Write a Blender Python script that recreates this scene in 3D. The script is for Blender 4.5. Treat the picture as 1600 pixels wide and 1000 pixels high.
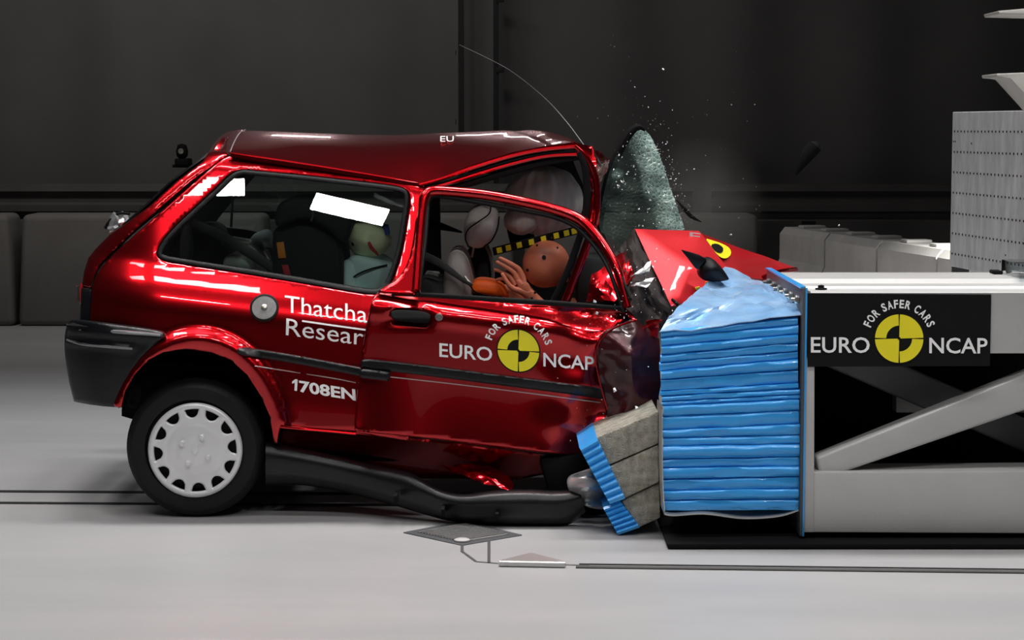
import bpy, bmesh, math, random
import numpy as np
from math import sin, cos, pi, atan, sqrt, radians
from mathutils import Vector, Matrix, noise as mnoise
from mathutils.geometry import delaunay_2d_cdt

for o in list(bpy.data.objects): bpy.data.objects.remove(o)
SC = bpy.context.scene
COL = SC.collection
random.seed(4)
rng = np.random.default_rng(7)

# ------------------------------------------------------------------ camera, world, light, exposure
CAMZ, CAMY, FPX = 1.54, -8.0, 3200.0
PITCH = atan(300 / FPX)
cam = bpy.data.cameras.new('camera'); cam.sensor_width = 36; cam.lens = 36 * FPX / 1600
cam.clip_end = 100
camo = bpy.data.objects.new('camera', cam); COL.objects.link(camo)
camo.location = (0, CAMY, CAMZ); camo.rotation_euler = (pi / 2 - PITCH, 0, 0)
SC.camera = camo

SC.view_settings.view_transform = 'Standard'
SC.view_settings.look = 'None'
SC.view_settings.gamma = 1
SC.view_settings.use_curve_mapping = False
SC.view_settings.exposure = 0.0
wd = bpy.data.worlds.new('world'); SC.world = wd; wd.use_nodes = True
wd.node_tree.nodes['Background'].inputs[0].default_value = (0.8, 0.85, 1, 1)
wd.node_tree.nodes['Background'].inputs[1].default_value = 0.018

def area(name, loc, sx, sy, power, aim=None, color=(1, 1, 1), spread=180):
    l = bpy.data.lights.new(name, 'AREA'); l.shape = 'RECTANGLE'; l.size = sx; l.size_y = sy
    l.energy = power; l.color = color; l.spread = radians(spread)
    o = bpy.data.objects.new(name, l); COL.objects.link(o); o.location = loc
    if aim is not None:
        o.rotation_euler = (Vector(aim) - Vector(loc)).to_track_quat('-Z', 'Y').to_euler()
    return o
# the hall's overhead film lamps
for i in range(5):
    area('overhead_lamp', (-3.2 + 1.6 * i, 0.45, 5.2), 1.0, 0.5, 30, aim=(-3.2 + 1.6 * i, 0.0, 0), color=(1, 0.98, 0.97), spread=95)
for x in (-3.2, -1.5, 0.65, 2.1, 3.6):
    area('overhead_lamp', (x, -1.8, 5.2), 1.0, 0.35, 13, aim=(x, -2.0, 0), color=(1, 0.98, 0.97), spread=85)
for i in range(5):
    area('overhead_lamp', (-3.6 + 1.7 * i, 3.0, 5.2), 1.0, 0.4, 7, aim=(-3.6 + 1.7 * i, 2.75, 0), color=(.94, 0.97, 1.0), spread=52)
for x, y, rz, p in ((-1.71, -5.13, 0, 32), (-0.65, -5.35, -17, 32), (0.65, -5.3, 0, 36), (1.9, -5.2, 0, 60)):
    o = area('front_lamp', (x, y, 5.6), .57, .17, p, color=(1, 0.99, 0.97), spread=150)
    o.rotation_euler = (0, 0, radians(rz))
for x, p in ((-3.4, 44), (-1.2, 28)):
    area('wall_fill', (x, 5.6, 5.4), 1.6, .5, p, aim=(x, 9.0, 1.4), color=(1, 0.95, 0.92), spread=150)  # unseen fill added to brighten the back wall and blocks
for x, w in ((-1.62, .5), (-.15, .9)):
    area('strip_lamp', (x, 8.6, 3.45), w, .10, 4, aim=(x, 0, 2.0), color=(1, 1, 1), spread=160)
area('side_lamp', (3.7, 3.0, 2.4), .4, 0.4, 60, aim=(2.75, 4.1, 0.6), color=(1, 0.98, 0.94), spread=50)

# ------------------------------------------------------------------ helpers
CP, SP = cos(PITCH), sin(PITCH)
def W(px, py, Y):
    """the point of the plane Y that is seen at px, py of the 1600 x 1000 frame"""
    a = (px - 800) / FPX; b = (500 - py) / FPX
    dy = CP + b * SP; dz = -SP + b * CP
    t = (Y - CAMY) / dy
    return Vector((a * t, Y, CAMZ + dz * t))
def Wn(px, py, Y):
    a = (px - 800) / FPX; b = (500 - py) / FPX
    t = (Y - CAMY) / (CP + b * SP)
    return np.stack([a * t, Y + 0 * t, CAMZ + (-SP + b * CP) * t], 1)

OFF = {}
def link_mesh(name, verts, faces, mat, parent=None, smooth=35, label=None):
    me = bpy.data.meshes.new(name)
    off = Vector(OFF.get(parent.name, (0, 0, 0))) if parent else Vector((0, 0, 0))
    me.from_pydata([tuple(Vector(v) - off) for v in verts], [], faces)
    bm = bmesh.new(); bm.from_mesh(me)
    bmesh.ops.remove_doubles(bm, verts=bm.verts, dist=1e-6)
    bmesh.ops.recalc_face_normals(bm, faces=bm.faces)
    bm.to_mesh(me); bm.free()
    if smooth:
        me.polygons.foreach_set('use_smooth', [True] * len(me.polygons))
        me.set_sharp_from_angle(angle=radians(smooth))
    if mat: me.materials.append(mat)
    o = bpy.data.objects.new(name, me); COL.objects.link(o)
    if parent: o.parent = parent; OFF[o.name] = off
    if label: o['label'] = label
    return o
def tag(o, label, cat, group=None, kind=None):
    o['label'] = label; o['category'] = cat
    if group: o['group'] = group
    if kind: o['kind'] = kind
    return o
def empty(name, loc, label, cat, group=None):
    o = bpy.data.objects.new(name, None); COL.objects.link(o); o.location = loc
    o.empty_display_size = 0.1
    OFF[o.name] = Vector(loc)
    return tag(o, label, cat, group)

class MB:
    def __init__(s): s.v = []; s.f = []
    def add(s, v, f):
        n = len(s.v); s.v += [tuple(a) for a in v]; s.f += [tuple(n + i for i in q) for q in f]; return s
    def bm(s, bm):
        bm.verts.ensure_lookup_table(); bm.verts.index_update()
        s.add([v.co[:] for v in bm.verts], [[v.index for v in f.verts] for f in bm.faces]); bm.free(); return s
    def hexa(s, p, bevel=0.0, seg=2):
        """p: 8 points, bottom four then top four (same order)"""
        bm = bmesh.new(); vs = [bm.verts.new(q) for q in p]
        for q in ((0, 1, 2, 3), (7, 6, 5, 4), (0, 4, 5, 1), (1, 5, 6, 2), (2, 6, 7, 3), (3, 7, 4, 0)):
            bm.faces.new([vs[i] for i in q])
        if bevel: bmesh.ops.bevel(bm, geom=bm.edges[:], offset=bevel, segments=seg, profile=0.5, affect='EDGES')
        return s.bm(bm)
    def box(s, a, b, bevel=0.0, seg=2, mat=None):
        x0, y0, z0 = a; x1, y1, z1 = b
        p = [(x0, y0, z0), (x1, y0, z0), (x1, y1, z0), (x0, y1, z0), (x0, y0, z1), (x1, y0, z1), (x1, y1, z1), (x0, y1, z1)]
        if mat is not None: p = [mat @ Vector(q) for q in p]
        return s.hexa(p, bevel, seg)
    def prism(s, pts, Y0, Y1, bevel=0.0, seg=2):
        """pixel outline at the plane Y0 given depth to Y1"""
        w = [W(a, b, Y0) for a, b in pts]; n = len(w); d = Vector((0, Y1 - Y0, 0))
        bm = bmesh.new(); A = [bm.verts.new(q) for q in w]; B = [bm.verts.new(q + d) for q in w]
        bm.faces.new(A); bm.faces.new(B[::-1])
        for i in range(n): bm.faces.new([A[i], B[i], B[(i + 1) % n], A[(i + 1) % n]])
        if bevel: bmesh.ops.bevel(bm, geom=bm.edges[:], offset=bevel, segments=seg, profile=0.5, affect='EDGES')
        return s.bm(bm)
    def tube(s, pts, r, n=10, flat=None, up=None, close=False):
        """swept tube; r a number or a list; flat = (a, b) makes an elliptical section"""
        P = [Vector(p) for p in pts]; m = len(P)
        R = r if hasattr(r, '__len__') else [r] * m
        v = []; prev = None
        for i in range(m):
            t = ((P[(i + 1) % m] - P[i - 1]) if close else (P[min(i + 1, m - 1)] - P[max(i - 1, 0)])).normalized()
            u = Vector(up) if up else (prev if prev else (Vector((0, 0, 1)) if abs(t.z) < .9 else Vector((1, 0, 0))))
            a = (u - t * u.dot(t)).normalized(); b = t.cross(a); prev = a
            fa, fb = flat if flat else (1, 1)
            for k in range(n):
                an = 2 * pi * k / n
                v.append(P[i] + a * (cos(an) * R[i] * fa) + b * (sin(an) * R[i] * fb))
        f = []
        for i in range(m if close else m - 1):
            j = (i + 1) % m
            for k in range(n):
                f.append((i * n + k, i * n + (k + 1) % n, j * n + (k + 1) % n, j * n + k))
        if not close: f += [tuple(range(n))[::-1], tuple((m - 1) * n + k for k in range(n))]
        return s.add(v, f)
    def lathe(s, prof, mat, n=48):
        """prof: (radius, height) pairs about local z"""
        v = []; f = []; m = len(prof)
        for r, h in prof:
            for k in range(n): v.append(mat @ Vector((r * cos(2 * pi * k / n), r * sin(2 * pi * k / n), h)))
        for i in range(m - 1):
            for k in range(n): f.append((i * n + k, i * n + (k + 1) % n, (i + 1) * n + (k + 1) % n, (i + 1) * n + k))
        f += [tuple(range(n))[::-1], tuple((m - 1) * n + k for k in range(n))]
        return s.add(v, f)
    def ball(s, c, r, rot=None, n=24, m=14, fn=None):
        c = Vector(c); r = (r, r, r) if not hasattr(r, '__len__') else r
        v = []; f = []
        for i in range(m + 1):
            th = pi * i / m
            for k in range(n):
                ph = 2 * pi * k / n
                d = Vector((sin(th) * cos(ph), sin(th) * sin(ph), cos(th)))
                q = Vector((d.x * r[0], d.y * r[1], d.z * r[2]))
                if fn: q = fn(d, q)
                if rot: q = rot @ q
                v.append(c + q)
        for i in range(m):
            for k in range(n): f.append((i * n + k, i * n + (k + 1) % n, (i + 1) * n + (k + 1) % n, (i + 1) * n + k))
        return s.add(v, f)
    def grid(s, P, closed=False):
        """P[i][j] points; open sheet"""
        a = len(P); b = len(P[0]); v = [p for r in P for p in r]; f = []
        for i in range(a - 1):
            for j in range(b - 1 if not closed else b):
                k = (j + 1) % b
                f.append((i * b + j, i * b + k, (i + 1) * b + k, (i + 1) * b + j))
        return s.add(v, f)
    def slab(s, P, d):
        """sheet P given the thickness vector d (or function of i, j)"""
        a = len(P); b = len(P[0]); n = a * b
        D = d if callable(d) else (lambda i, j: Vector(d))
        v = [Vector(p) for r in P for p in r] + [Vector(P[i][j]) + D(i, j) for i in range(a) for j in range(b)]
        f = []
        for i in range(a - 1):
            for j in range(b - 1):
                q = (i * b + j, i * b + j + 1, (i + 1) * b + j + 1, (i + 1) * b + j)
                f.append(q); f.append(tuple(n + x for x in q[::-1]))
        bd = [(0, j) for j in range(b)] + [(i, b - 1) for i in range(1, a)] + [(a - 1, j) for j in range(b - 2, -1, -1)] + [(i, 0) for i in range(a - 2, 0, -1)]
        for t in range(len(bd)):
            p, q = bd[t], bd[(t + 1) % len(bd)]
            x, y = p[0] * b + p[1], q[0] * b + q[1]
            f.append((x, y, n + y, n + x))
        return s.add(v, f)
    def crumple(s, tris, cuts=5, amp=0.01, freq=12, thick=0.004, seed=0):
        """sheet metal folded along given triangles, then dented"""
        bm = bmesh.new(); cache = {}
        def V(p):
            k = tuple(round(a, 5) for a in p)
            if k not in cache: cache[k] = bm.verts.new(p)
            return cache[k]
        for t in tris: bm.faces.new([V(p) for p in t])
        bmesh.ops.subdivide_edges(bm, edges=bm.edges[:], cuts=cuts, use_grid_fill=True)
        bmesh.ops.triangulate(bm, faces=bm.faces[:])
        bmesh.ops.recalc_face_normals(bm, faces=bm.faces)
        bm.normal_update()
        for v in bm.verts:
            p = v.co * freq + Vector((seed, seed * 1.7, 0))
            v.co += v.normal * amp * (mnoise.noise(p) + .5 * mnoise.noise(p * 2.3))
        bm.normal_update()
        g = bmesh.ops.solidify(bm, geom=bm.faces[:] , thickness=thick)
        return s.bm(bm)
    def build(s, name, mat, parent=None, smooth=35, label=None):
        return link_mesh(name, s.v, s.f, mat, parent, smooth, label)

def chaikin(p, it=2, closed=True):
    p = [np.array(q, float) for q in p]
    for _ in range(it):
        n = len(p); o = []
        if not closed: o.append(p[0])
        for i in range(n if closed else n - 1):
            a, b = p[i], p[(i + 1) % n]
            o += [a * .75 + b * .25, a * .25 + b * .75]
        if not closed: o.append(p[-1])
        p = o
    return [tuple(q) for q in p]
def smoothline(p, n=8):
    """Catmull-Rom through 3-D points"""
    P = [Vector(q) for q in p]; P = [P[0] * 2 - P[1]] + P + [P[-1] * 2 - P[-2]]; o = []
    for i in range(1, len(P) - 2):
        for k in range(n):
            t = k / n
            o.append(0.5 * ((2 * P[i]) + (P[i + 1] - P[i - 1]) * t + (2 * P[i - 1] - 5 * P[i] + 4 * P[i + 1] - P[i + 2]) * t * t + (3 * P[i] - P[i - 1] - 3 * P[i + 1] + P[i + 2]) * t ** 3))
    o.append(P[-2]); return o
def densify(p, step):
    o = []
    for i in range(len(p)):
        a = np.array(p[i]); b = np.array(p[(i + 1) % len(p)]); L = np.linalg.norm(b - a)
        k = max(1, int(round(L / step)))
        for j in range(k): o.append(tuple(a + (b - a) * j / k))
    return o
def inside(x, y, poly):
    P = np.array(poly); r = np.zeros(x.shape, bool); j = len(P) - 1
    for i in range(len(P)):
        xi, yi = P[i]; xj, yj = P[j]
        if yi != yj:
            r ^= ((yi > y) != (yj > y)) & (x < (xj - xi) * (y - yi) / (yj - yi) + xi)
        j = i
    return r
def segdist(x, y, poly):
    P = np.array(poly); d = np.full(x.shape, 1e9)
    for i in range(len(P)):
        a = P[i]; b = P[(i + 1) % len(P)]; ab = b - a; L = ab @ ab
        if L < 1e-12: continue
        t = np.clip(((x - a[0]) * ab[0] + (y - a[1]) * ab[1]) / L, 0, 1)
        d = np.minimum(d, np.hypot(x - a[0] - t * ab[0], y - a[1] - t * ab[1]))
    return d
def dedupe(p):
    o = []
    for q in p:
        if not o or math.hypot(q[0] - o[-1][0], q[1] - o[-1][1]) > .3: o.append(q)
    if math.hypot(o[0][0] - o[-1][0], o[0][1] - o[-1][1]) < .3: o.pop()
    return o
def panel(outline, holes=(), yf=0.0, thick=0.02, step=8, rnd=4, jitter=0, post=None):
    """pressed panel from its outline, following the depth function yf, edges rolled inward"""
    outline = dedupe(densify(dedupe(outline), step)); holes = [dedupe(densify(dedupe(h), step)) for h in holes]
    if not callable(yf): cY = yf; yf = lambda x, y: 0 * x + cY
    X = np.array(outline)
    gx, gy = np.meshgrid(np.arange(X[:, 0].min(), X[:, 0].max(), step), np.arange(X[:, 1].min(), X[:, 1].max(), step))
    gx = gx.ravel() + step / 2; gy = gy.ravel() + step / 2
    k = inside(gx, gy, outline); d = segdist(gx, gy, outline)
    for h in holes: k &= ~inside(gx, gy, h); d = np.minimum(d, segdist(gx, gy, h))
    k &= d > step * .45; gx, gy = gx[k], gy[k]
    pts = []; edges = []
    for loop in [outline] + list(holes):
        n0 = len(pts); pts += loop
        edges += [(n0 + i, n0 + (i + 1) % len(loop)) for i in range(len(loop))]
        if rnd > 1:                        # an inner ring so that the roll of the edge is crisp
            L = np.array(loop); n = len(L); t = np.roll(L, -1, 0) - np.roll(L, 1, 0)
            nn = np.stack([-t[:, 1], t[:, 0]], 1) / (np.linalg.norm(t, axis=1)[:, None] + 1e-9)
            for sgn in (1, -1):
                for rr in (rnd * .35, rnd):
                    Q = L + nn * sgn * rr
                    ok = inside(Q[:, 0], Q[:, 1], outline); dd = segdist(Q[:, 0], Q[:, 1], outline)
                    for h in holes: ok &= ~inside(Q[:, 0], Q[:, 1], h); dd = np.minimum(dd, segdist(Q[:, 0], Q[:, 1], h))
                    ok &= dd > rr * .8
                    pts += [tuple(q) for q in Q[ok]]
    pts += list(zip(gx, gy))
    ov, oe, of, *_ = delaunay_2d_cdt([Vector(p) for p in pts], edges, [], 0, 1e-4)
    V = np.array([[v.x, v.y] for v in ov]); T = np.array([list(f) for f in of])
    c = V[T].mean(1); ok = inside(c[:, 0], c[:, 1], outline)
    for h in holes: ok &= ~inside(c[:, 0], c[:, 1], h)
    T = T[ok]
    d = segdist(V[:, 0], V[:, 1], outline)
    for h in holes: d = np.minimum(d, segdist(V[:, 0], V[:, 1], h))
    Y = yf(V[:, 0], V[:, 1])
    if rnd > 0:
        q = np.clip(d / rnd, 0, 1); Y = Y + (1 - np.sqrt(1 - (1 - q) ** 2)) * rnd / 400.
    A = Wn(V[:, 0], V[:, 1], Y); B = A + np.array([0, thick, 0])
    n = len(V); F = [tuple(t) for t in T] + [tuple(n + t[::-1]) for t in T]
    cnt = {}
    for t in T:
        for i in range(3):
            a, b = int(t[i]), int(t[(i + 1) % 3]); cnt[(a, b)] = 1
    for (a, b) in cnt:
        if (b, a) not in cnt: F.append((a, n + a, n + b, b))
    VV = [tuple(p) for p in A] + [tuple(p) for p in B]
    used = sorted({i for f in F for i in f}); rm = {o: i for i, o in enumerate(used)}
    m = MB(); m.v = [VV[i] for i in used]; m.f = [tuple(rm[int(i)] for i in f) for f in F]
    if post: m.v = [post(p) for p in m.v]
    return m
def strip_px(line, wid, yf, thick=.01, **k):
    """moulding that follows a pixel line: outline from the centre line and width list"""
    L = np.array(line, float); w = wid if hasattr(wid, '__len__') else [wid] * len(L)
    t = np.gradient(L, axis=0); nn = np.stack([-t[:, 1], t[:, 0]], 1) / np.linalg.norm(t, axis=1)[:, None]
    up = [tuple(L[i] + nn[i] * w[i] / 2) for i in range(len(L))]; dn = [tuple(L[i] - nn[i] * w[i] / 2) for i in range(len(L))]
    return panel(up + dn[::-1], (), yf, thick, **k)

def text_mb(body, p0, p1, up, yf, bold=0.0, lift=.003, cut=None):
    """lettering: the text box runs from pixel p0 (baseline left) to p1 (baseline right), capitals rise by 'up' (vector)"""
    cu = bpy.data.curves.new('t', 'FONT'); cu.body = body; cu.size = 1; cu.offset = bold; cu.resolution_u = 3
    o = bpy.data.objects.new('t', cu); COL.objects.link(o)
    dg = bpy.context.evaluated_depsgraph_get(); me = bpy.data.meshes.new_from_object(o.evaluated_get(dg))
    bm = bmesh.new(); bm.from_mesh(me); bmesh.ops.triangulate(bm, faces=bm.faces[:])
    for _ in range(3):
        es = [e for e in bm.edges if e.calc_length() > .16]
        if es: bmesh.ops.subdivide_edges(bm, edges=es, cuts=1); bmesh.ops.triangulate(bm, faces=[f for f in bm.faces if len(f.verts) > 3])
    xs = [v.co.x for v in bm.verts]; x0, x1 = min(xs), max(xs); H = 0.73
    m = MB(); m.bm(bm)
    bpy.data.objects.remove(o); bpy.data.curves.remove(cu); bpy.data.meshes.remove(me)
    P = []
    for x, y, z in m.v:
        u = (x - x0) / (x1 - x0); h = y / H
        P.append((p0[0] + (p1[0] - p0[0]) * u + up[0] * h, p0[1] + (p1[1] - p0[1]) * u + up[1] * h))
    P = np.array(P); Y = yf(P[:, 0], P[:, 1]) - lift
    m.v = [tuple(q) for q in Wn(P[:, 0], P[:, 1], Y)]
    return m
def arc_text_mb(body, c, r, h, a0, a1, yf, bold=.02, skew=0.0, lift=.003):
    m = MB(); wts = {'I': .45, ' ': .5, 'F': .8, 'O': 1.1, 'S': .85, 'E': .85, 'C': .95, 'A': 1.0, 'R': 1.0}
    ws = [wts.get(ch, .9) for ch in body]; tot = sum(ws); acc = 0
    for ch, w in zip(body, ws):
        t = (acc + w / 2) / tot; acc += w
        if ch == ' ': continue
        a = radians(a0 + (a1 - a0) * t); half = abs(radians(a1 - a0)) * w / tot * .5 * .86 * r
        ux, uy = cos(a), -sin(a); tx, ty = -uy, ux           # radial (out), tangent (clockwise in the picture)
        b = (c[0] + ux * r, c[1] + uy * r + skew * ux * r)
        q = text_mb(ch, (b[0] - tx * half, b[1] - ty * half), (b[0] + tx * half, b[1] + ty * half), (ux * h, uy * h), yf, bold, lift)
        m.add(q.v, q.f)
    return m
def disc_px(c, r, yf, lift, a0=0, a1=360, r0=0.0, skew=0.0, n=48):
    """ring sector laid on a surface"""
    st = max(4, int(n * abs(a1 - a0) / 360)); rr = np.linspace(r0, r, 5); P = []
    for q in rr:
        for k in range(st + 1):
            a = radians(a0 + (a1 - a0) * k / st); x = c[0] + q * cos(a); y = c[1] - q * sin(a) + skew * q * cos(a)
            P.append((x, y))
    P = np.array(P); Q = Wn(P[:, 0], P[:, 1], yf(P[:, 0], P[:, 1]) - lift).reshape(5, st + 1, 3)
    return MB().grid([[tuple(p) for p in row] for row in Q])

def skin_mb(nodes, edges, levels=2, root=0):
    """one continuous body: nodes (x, y, z, rx[, ry]) grown with Skin and Subdivision"""
    me = bpy.data.meshes.new('s'); me.from_pydata([n[:3] for n in nodes], edges, [])
    o = bpy.data.objects.new('s', me); COL.objects.link(o)
    sk = o.modifiers.new('k', 'SKIN'); sk.use_smooth_shade = True
    d = me.skin_vertices[0].data
    for i, n in enumerate(nodes): d[i].radius = (n[3], n[4] if len(n) > 4 else n[3]); d[i].use_root = (i == root)
    ss = o.modifiers.new('u', 'SUBSURF'); ss.levels = levels; ss.render_levels = levels
    dg = bpy.context.evaluated_depsgraph_get(); m2 = bpy.data.meshes.new_from_object(o.evaluated_get(dg))
    m = MB().add([v.co[:] for v in m2.vertices], [tuple(p.vertices) for p in m2.polygons])
    bpy.data.objects.remove(o); bpy.data.meshes.remove(me); bpy.data.meshes.remove(m2)
    return m

# ------------------------------------------------------------------ materials
def mat(name, col, rough=.5, metal=0.0, coat=0.0, spec=.5, noise=None, bump=None, bscale=60, col2=None, nscale=6, stretch=(1, 1, 1), coatr=.03):
    m = bpy.data.materials.new(name); m.use_nodes = True; nt = m.node_tree; b = nt.nodes['Principled BSDF']
    b.inputs['Base Color'].default_value = (*col, 1); b.inputs['Roughness'].default_value = rough
    b.inputs['Metallic'].default_value = metal; b.inputs['Coat Weight'].default_value = coat
    b.inputs['Coat Roughness'].default_value = coatr; b.inputs['Specular IOR Level'].default_value = spec
    tc = nt.nodes.new('ShaderNodeTexCoord'); mp = nt.nodes.new('ShaderNodeMapping'); mp.inputs['Scale'].default_value = stretch
    nt.links.new(tc.outputs['Object'], mp.inputs['Vector'])
    if col2 is not None:
        n = nt.nodes.new('ShaderNodeTexNoise'); n.inputs['Scale'].default_value = nscale; n.inputs['Detail'].default_value = 6; n.inputs['Roughness'].default_value = .6
        r = nt.nodes.new('ShaderNodeValToRGB'); r.color_ramp.elements[0].color = (*col, 1); r.color_ramp.elements[1].color = (*col2, 1)
        r.color_ramp.elements[0].position = .35; r.color_ramp.elements[1].position = .68
        nt.links.new(mp.outputs[0], n.inputs['Vector']); nt.links.new(n.outputs['Fac'], r.inputs[0]); nt.links.new(r.outputs[0], b.inputs['Base Color'])
    if bump:
        n = nt.nodes.new('ShaderNodeTexNoise'); n.inputs['Scale'].default_value = bscale; n.inputs['Detail'].default_value = 4
        bp = nt.nodes.new('ShaderNodeBump'); bp.inputs['Strength'].default_value = bump; bp.inputs['Distance'].default_value = .01
        nt.links.new(mp.outputs[0], n.inputs['Vector']); nt.links.new(n.outputs['Fac'], bp.inputs['Height']); nt.links.new(bp.outputs[0], b.inputs['Normal'])
    return m
def glassmat(name, tint=(.62, .72, .68), rough=0.0, refl=1.0):
    m = bpy.data.materials.new(name); m.use_nodes = True; nt = m.node_tree; nt.nodes.clear()
    o = nt.nodes.new('ShaderNodeOutputMaterial'); t = nt.nodes.new('ShaderNodeBsdfTransparent'); g = nt.nodes.new('ShaderNodeBsdfGlossy')
    mx = nt.nodes.new('ShaderNodeMixShader'); fr = nt.nodes.new('ShaderNodeFresnel'); fr.inputs[0].default_value = 1.5
    t.inputs[0].default_value = (*tint, 1); g.inputs['Roughness'].default_value = rough
    mu = nt.nodes.new('ShaderNodeMath'); mu.operation = 'MULTIPLY'; mu.inputs[1].default_value = refl; mu.use_clamp = True
    nt.links.new(fr.outputs[0], mu.inputs[0]); nt.links.new(mu.outputs[0], mx.inputs[0]); nt.links.new(t.outputs[0], mx.inputs[1]); nt.links.new(g.outputs[0], mx.inputs[2]); nt.links.new(mx.outputs[0], o.inputs[0])
    return m
def crackglass(name):
    m = bpy.data.materials.new(name); m.use_nodes = True; nt = m.node_tree; nt.nodes.clear()
    o = nt.nodes.new('ShaderNodeOutputMaterial'); t = nt.nodes.new('ShaderNodeBsdfTransparent'); t.inputs[0].default_value = (.72, .82, .78, 1)
    p = nt.nodes.new('ShaderNodeBsdfPrincipled'); p.inputs['Base Color'].default_value = (.50, .66, .60, 1); p.inputs['Roughness'].default_value = .25
    mx = nt.nodes.new('ShaderNodeMixShader'); tc = nt.nodes.new('ShaderNodeTexCoord')
    vo = nt.nodes.new('ShaderNodeTexVoronoi'); vo.feature = 'DISTANCE_TO_EDGE'; vo.inputs['Scale'].default_value = 55
    no = nt.nodes.new('ShaderNodeTexNoise'); no.inputs['Scale'].default_value = 7; no.inputs['Detail'].default_value = 5
    at = nt.nodes.new('ShaderNodeAttribute'); at.attribute_name = 'crack'
    r1 = nt.nodes.new('ShaderNodeMapRange'); r1.inputs[1].default_value = 0.0; r1.inputs[2].default_value = .12; r1.inputs[3].default_value = 1; r1.inputs[4].default_value = .35
    a = nt.nodes.new('ShaderNodeMath'); a.operation = 'ADD'; s = nt.nodes.new('ShaderNodeMath'); s.operation = 'SUBTRACT'; s.inputs[1].default_value = .5
    m1 = nt.nodes.new('ShaderNodeMath'); m1.operation = 'MULTIPLY'; m1.use_clamp = True
    ad = nt.nodes.new('ShaderNodeMath'); ad.operation = 'ADD'; ad.inputs[1].default_value = .03; ad.use_clamp = True
    bp = nt.nodes.new('ShaderNodeBump'); bp.inputs['Strength'].default_value = .8; bp.inputs['Distance'].default_value = .01
    L = nt.links.new
    L(tc.outputs['Object'], vo.inputs['Vector']); L(tc.outputs['Object'], no.inputs['Vector']); L(vo.outputs['Distance'], r1.inputs[0])
    L(no.outputs['Fac'], s.inputs[0]); L(s.outputs[0], a.inputs[0]); L(at.outputs['Fac'], a.inputs[1]); L(a.outputs[0], m1.inputs[0]); L(r1.outputs[0], m1.inputs[1])
    L(m1.outputs[0], ad.inputs[0]); L(ad.outputs[0], mx.inputs[0]); L(t.outputs[0], mx.inputs[1]); L(p.outputs[0], mx.inputs[2]); L(vo.outputs['Distance'], bp.inputs['Height']); L(bp.outputs[0], p.inputs['Normal']); L(mx.outputs[0], o.inputs[0])
    return m
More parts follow.
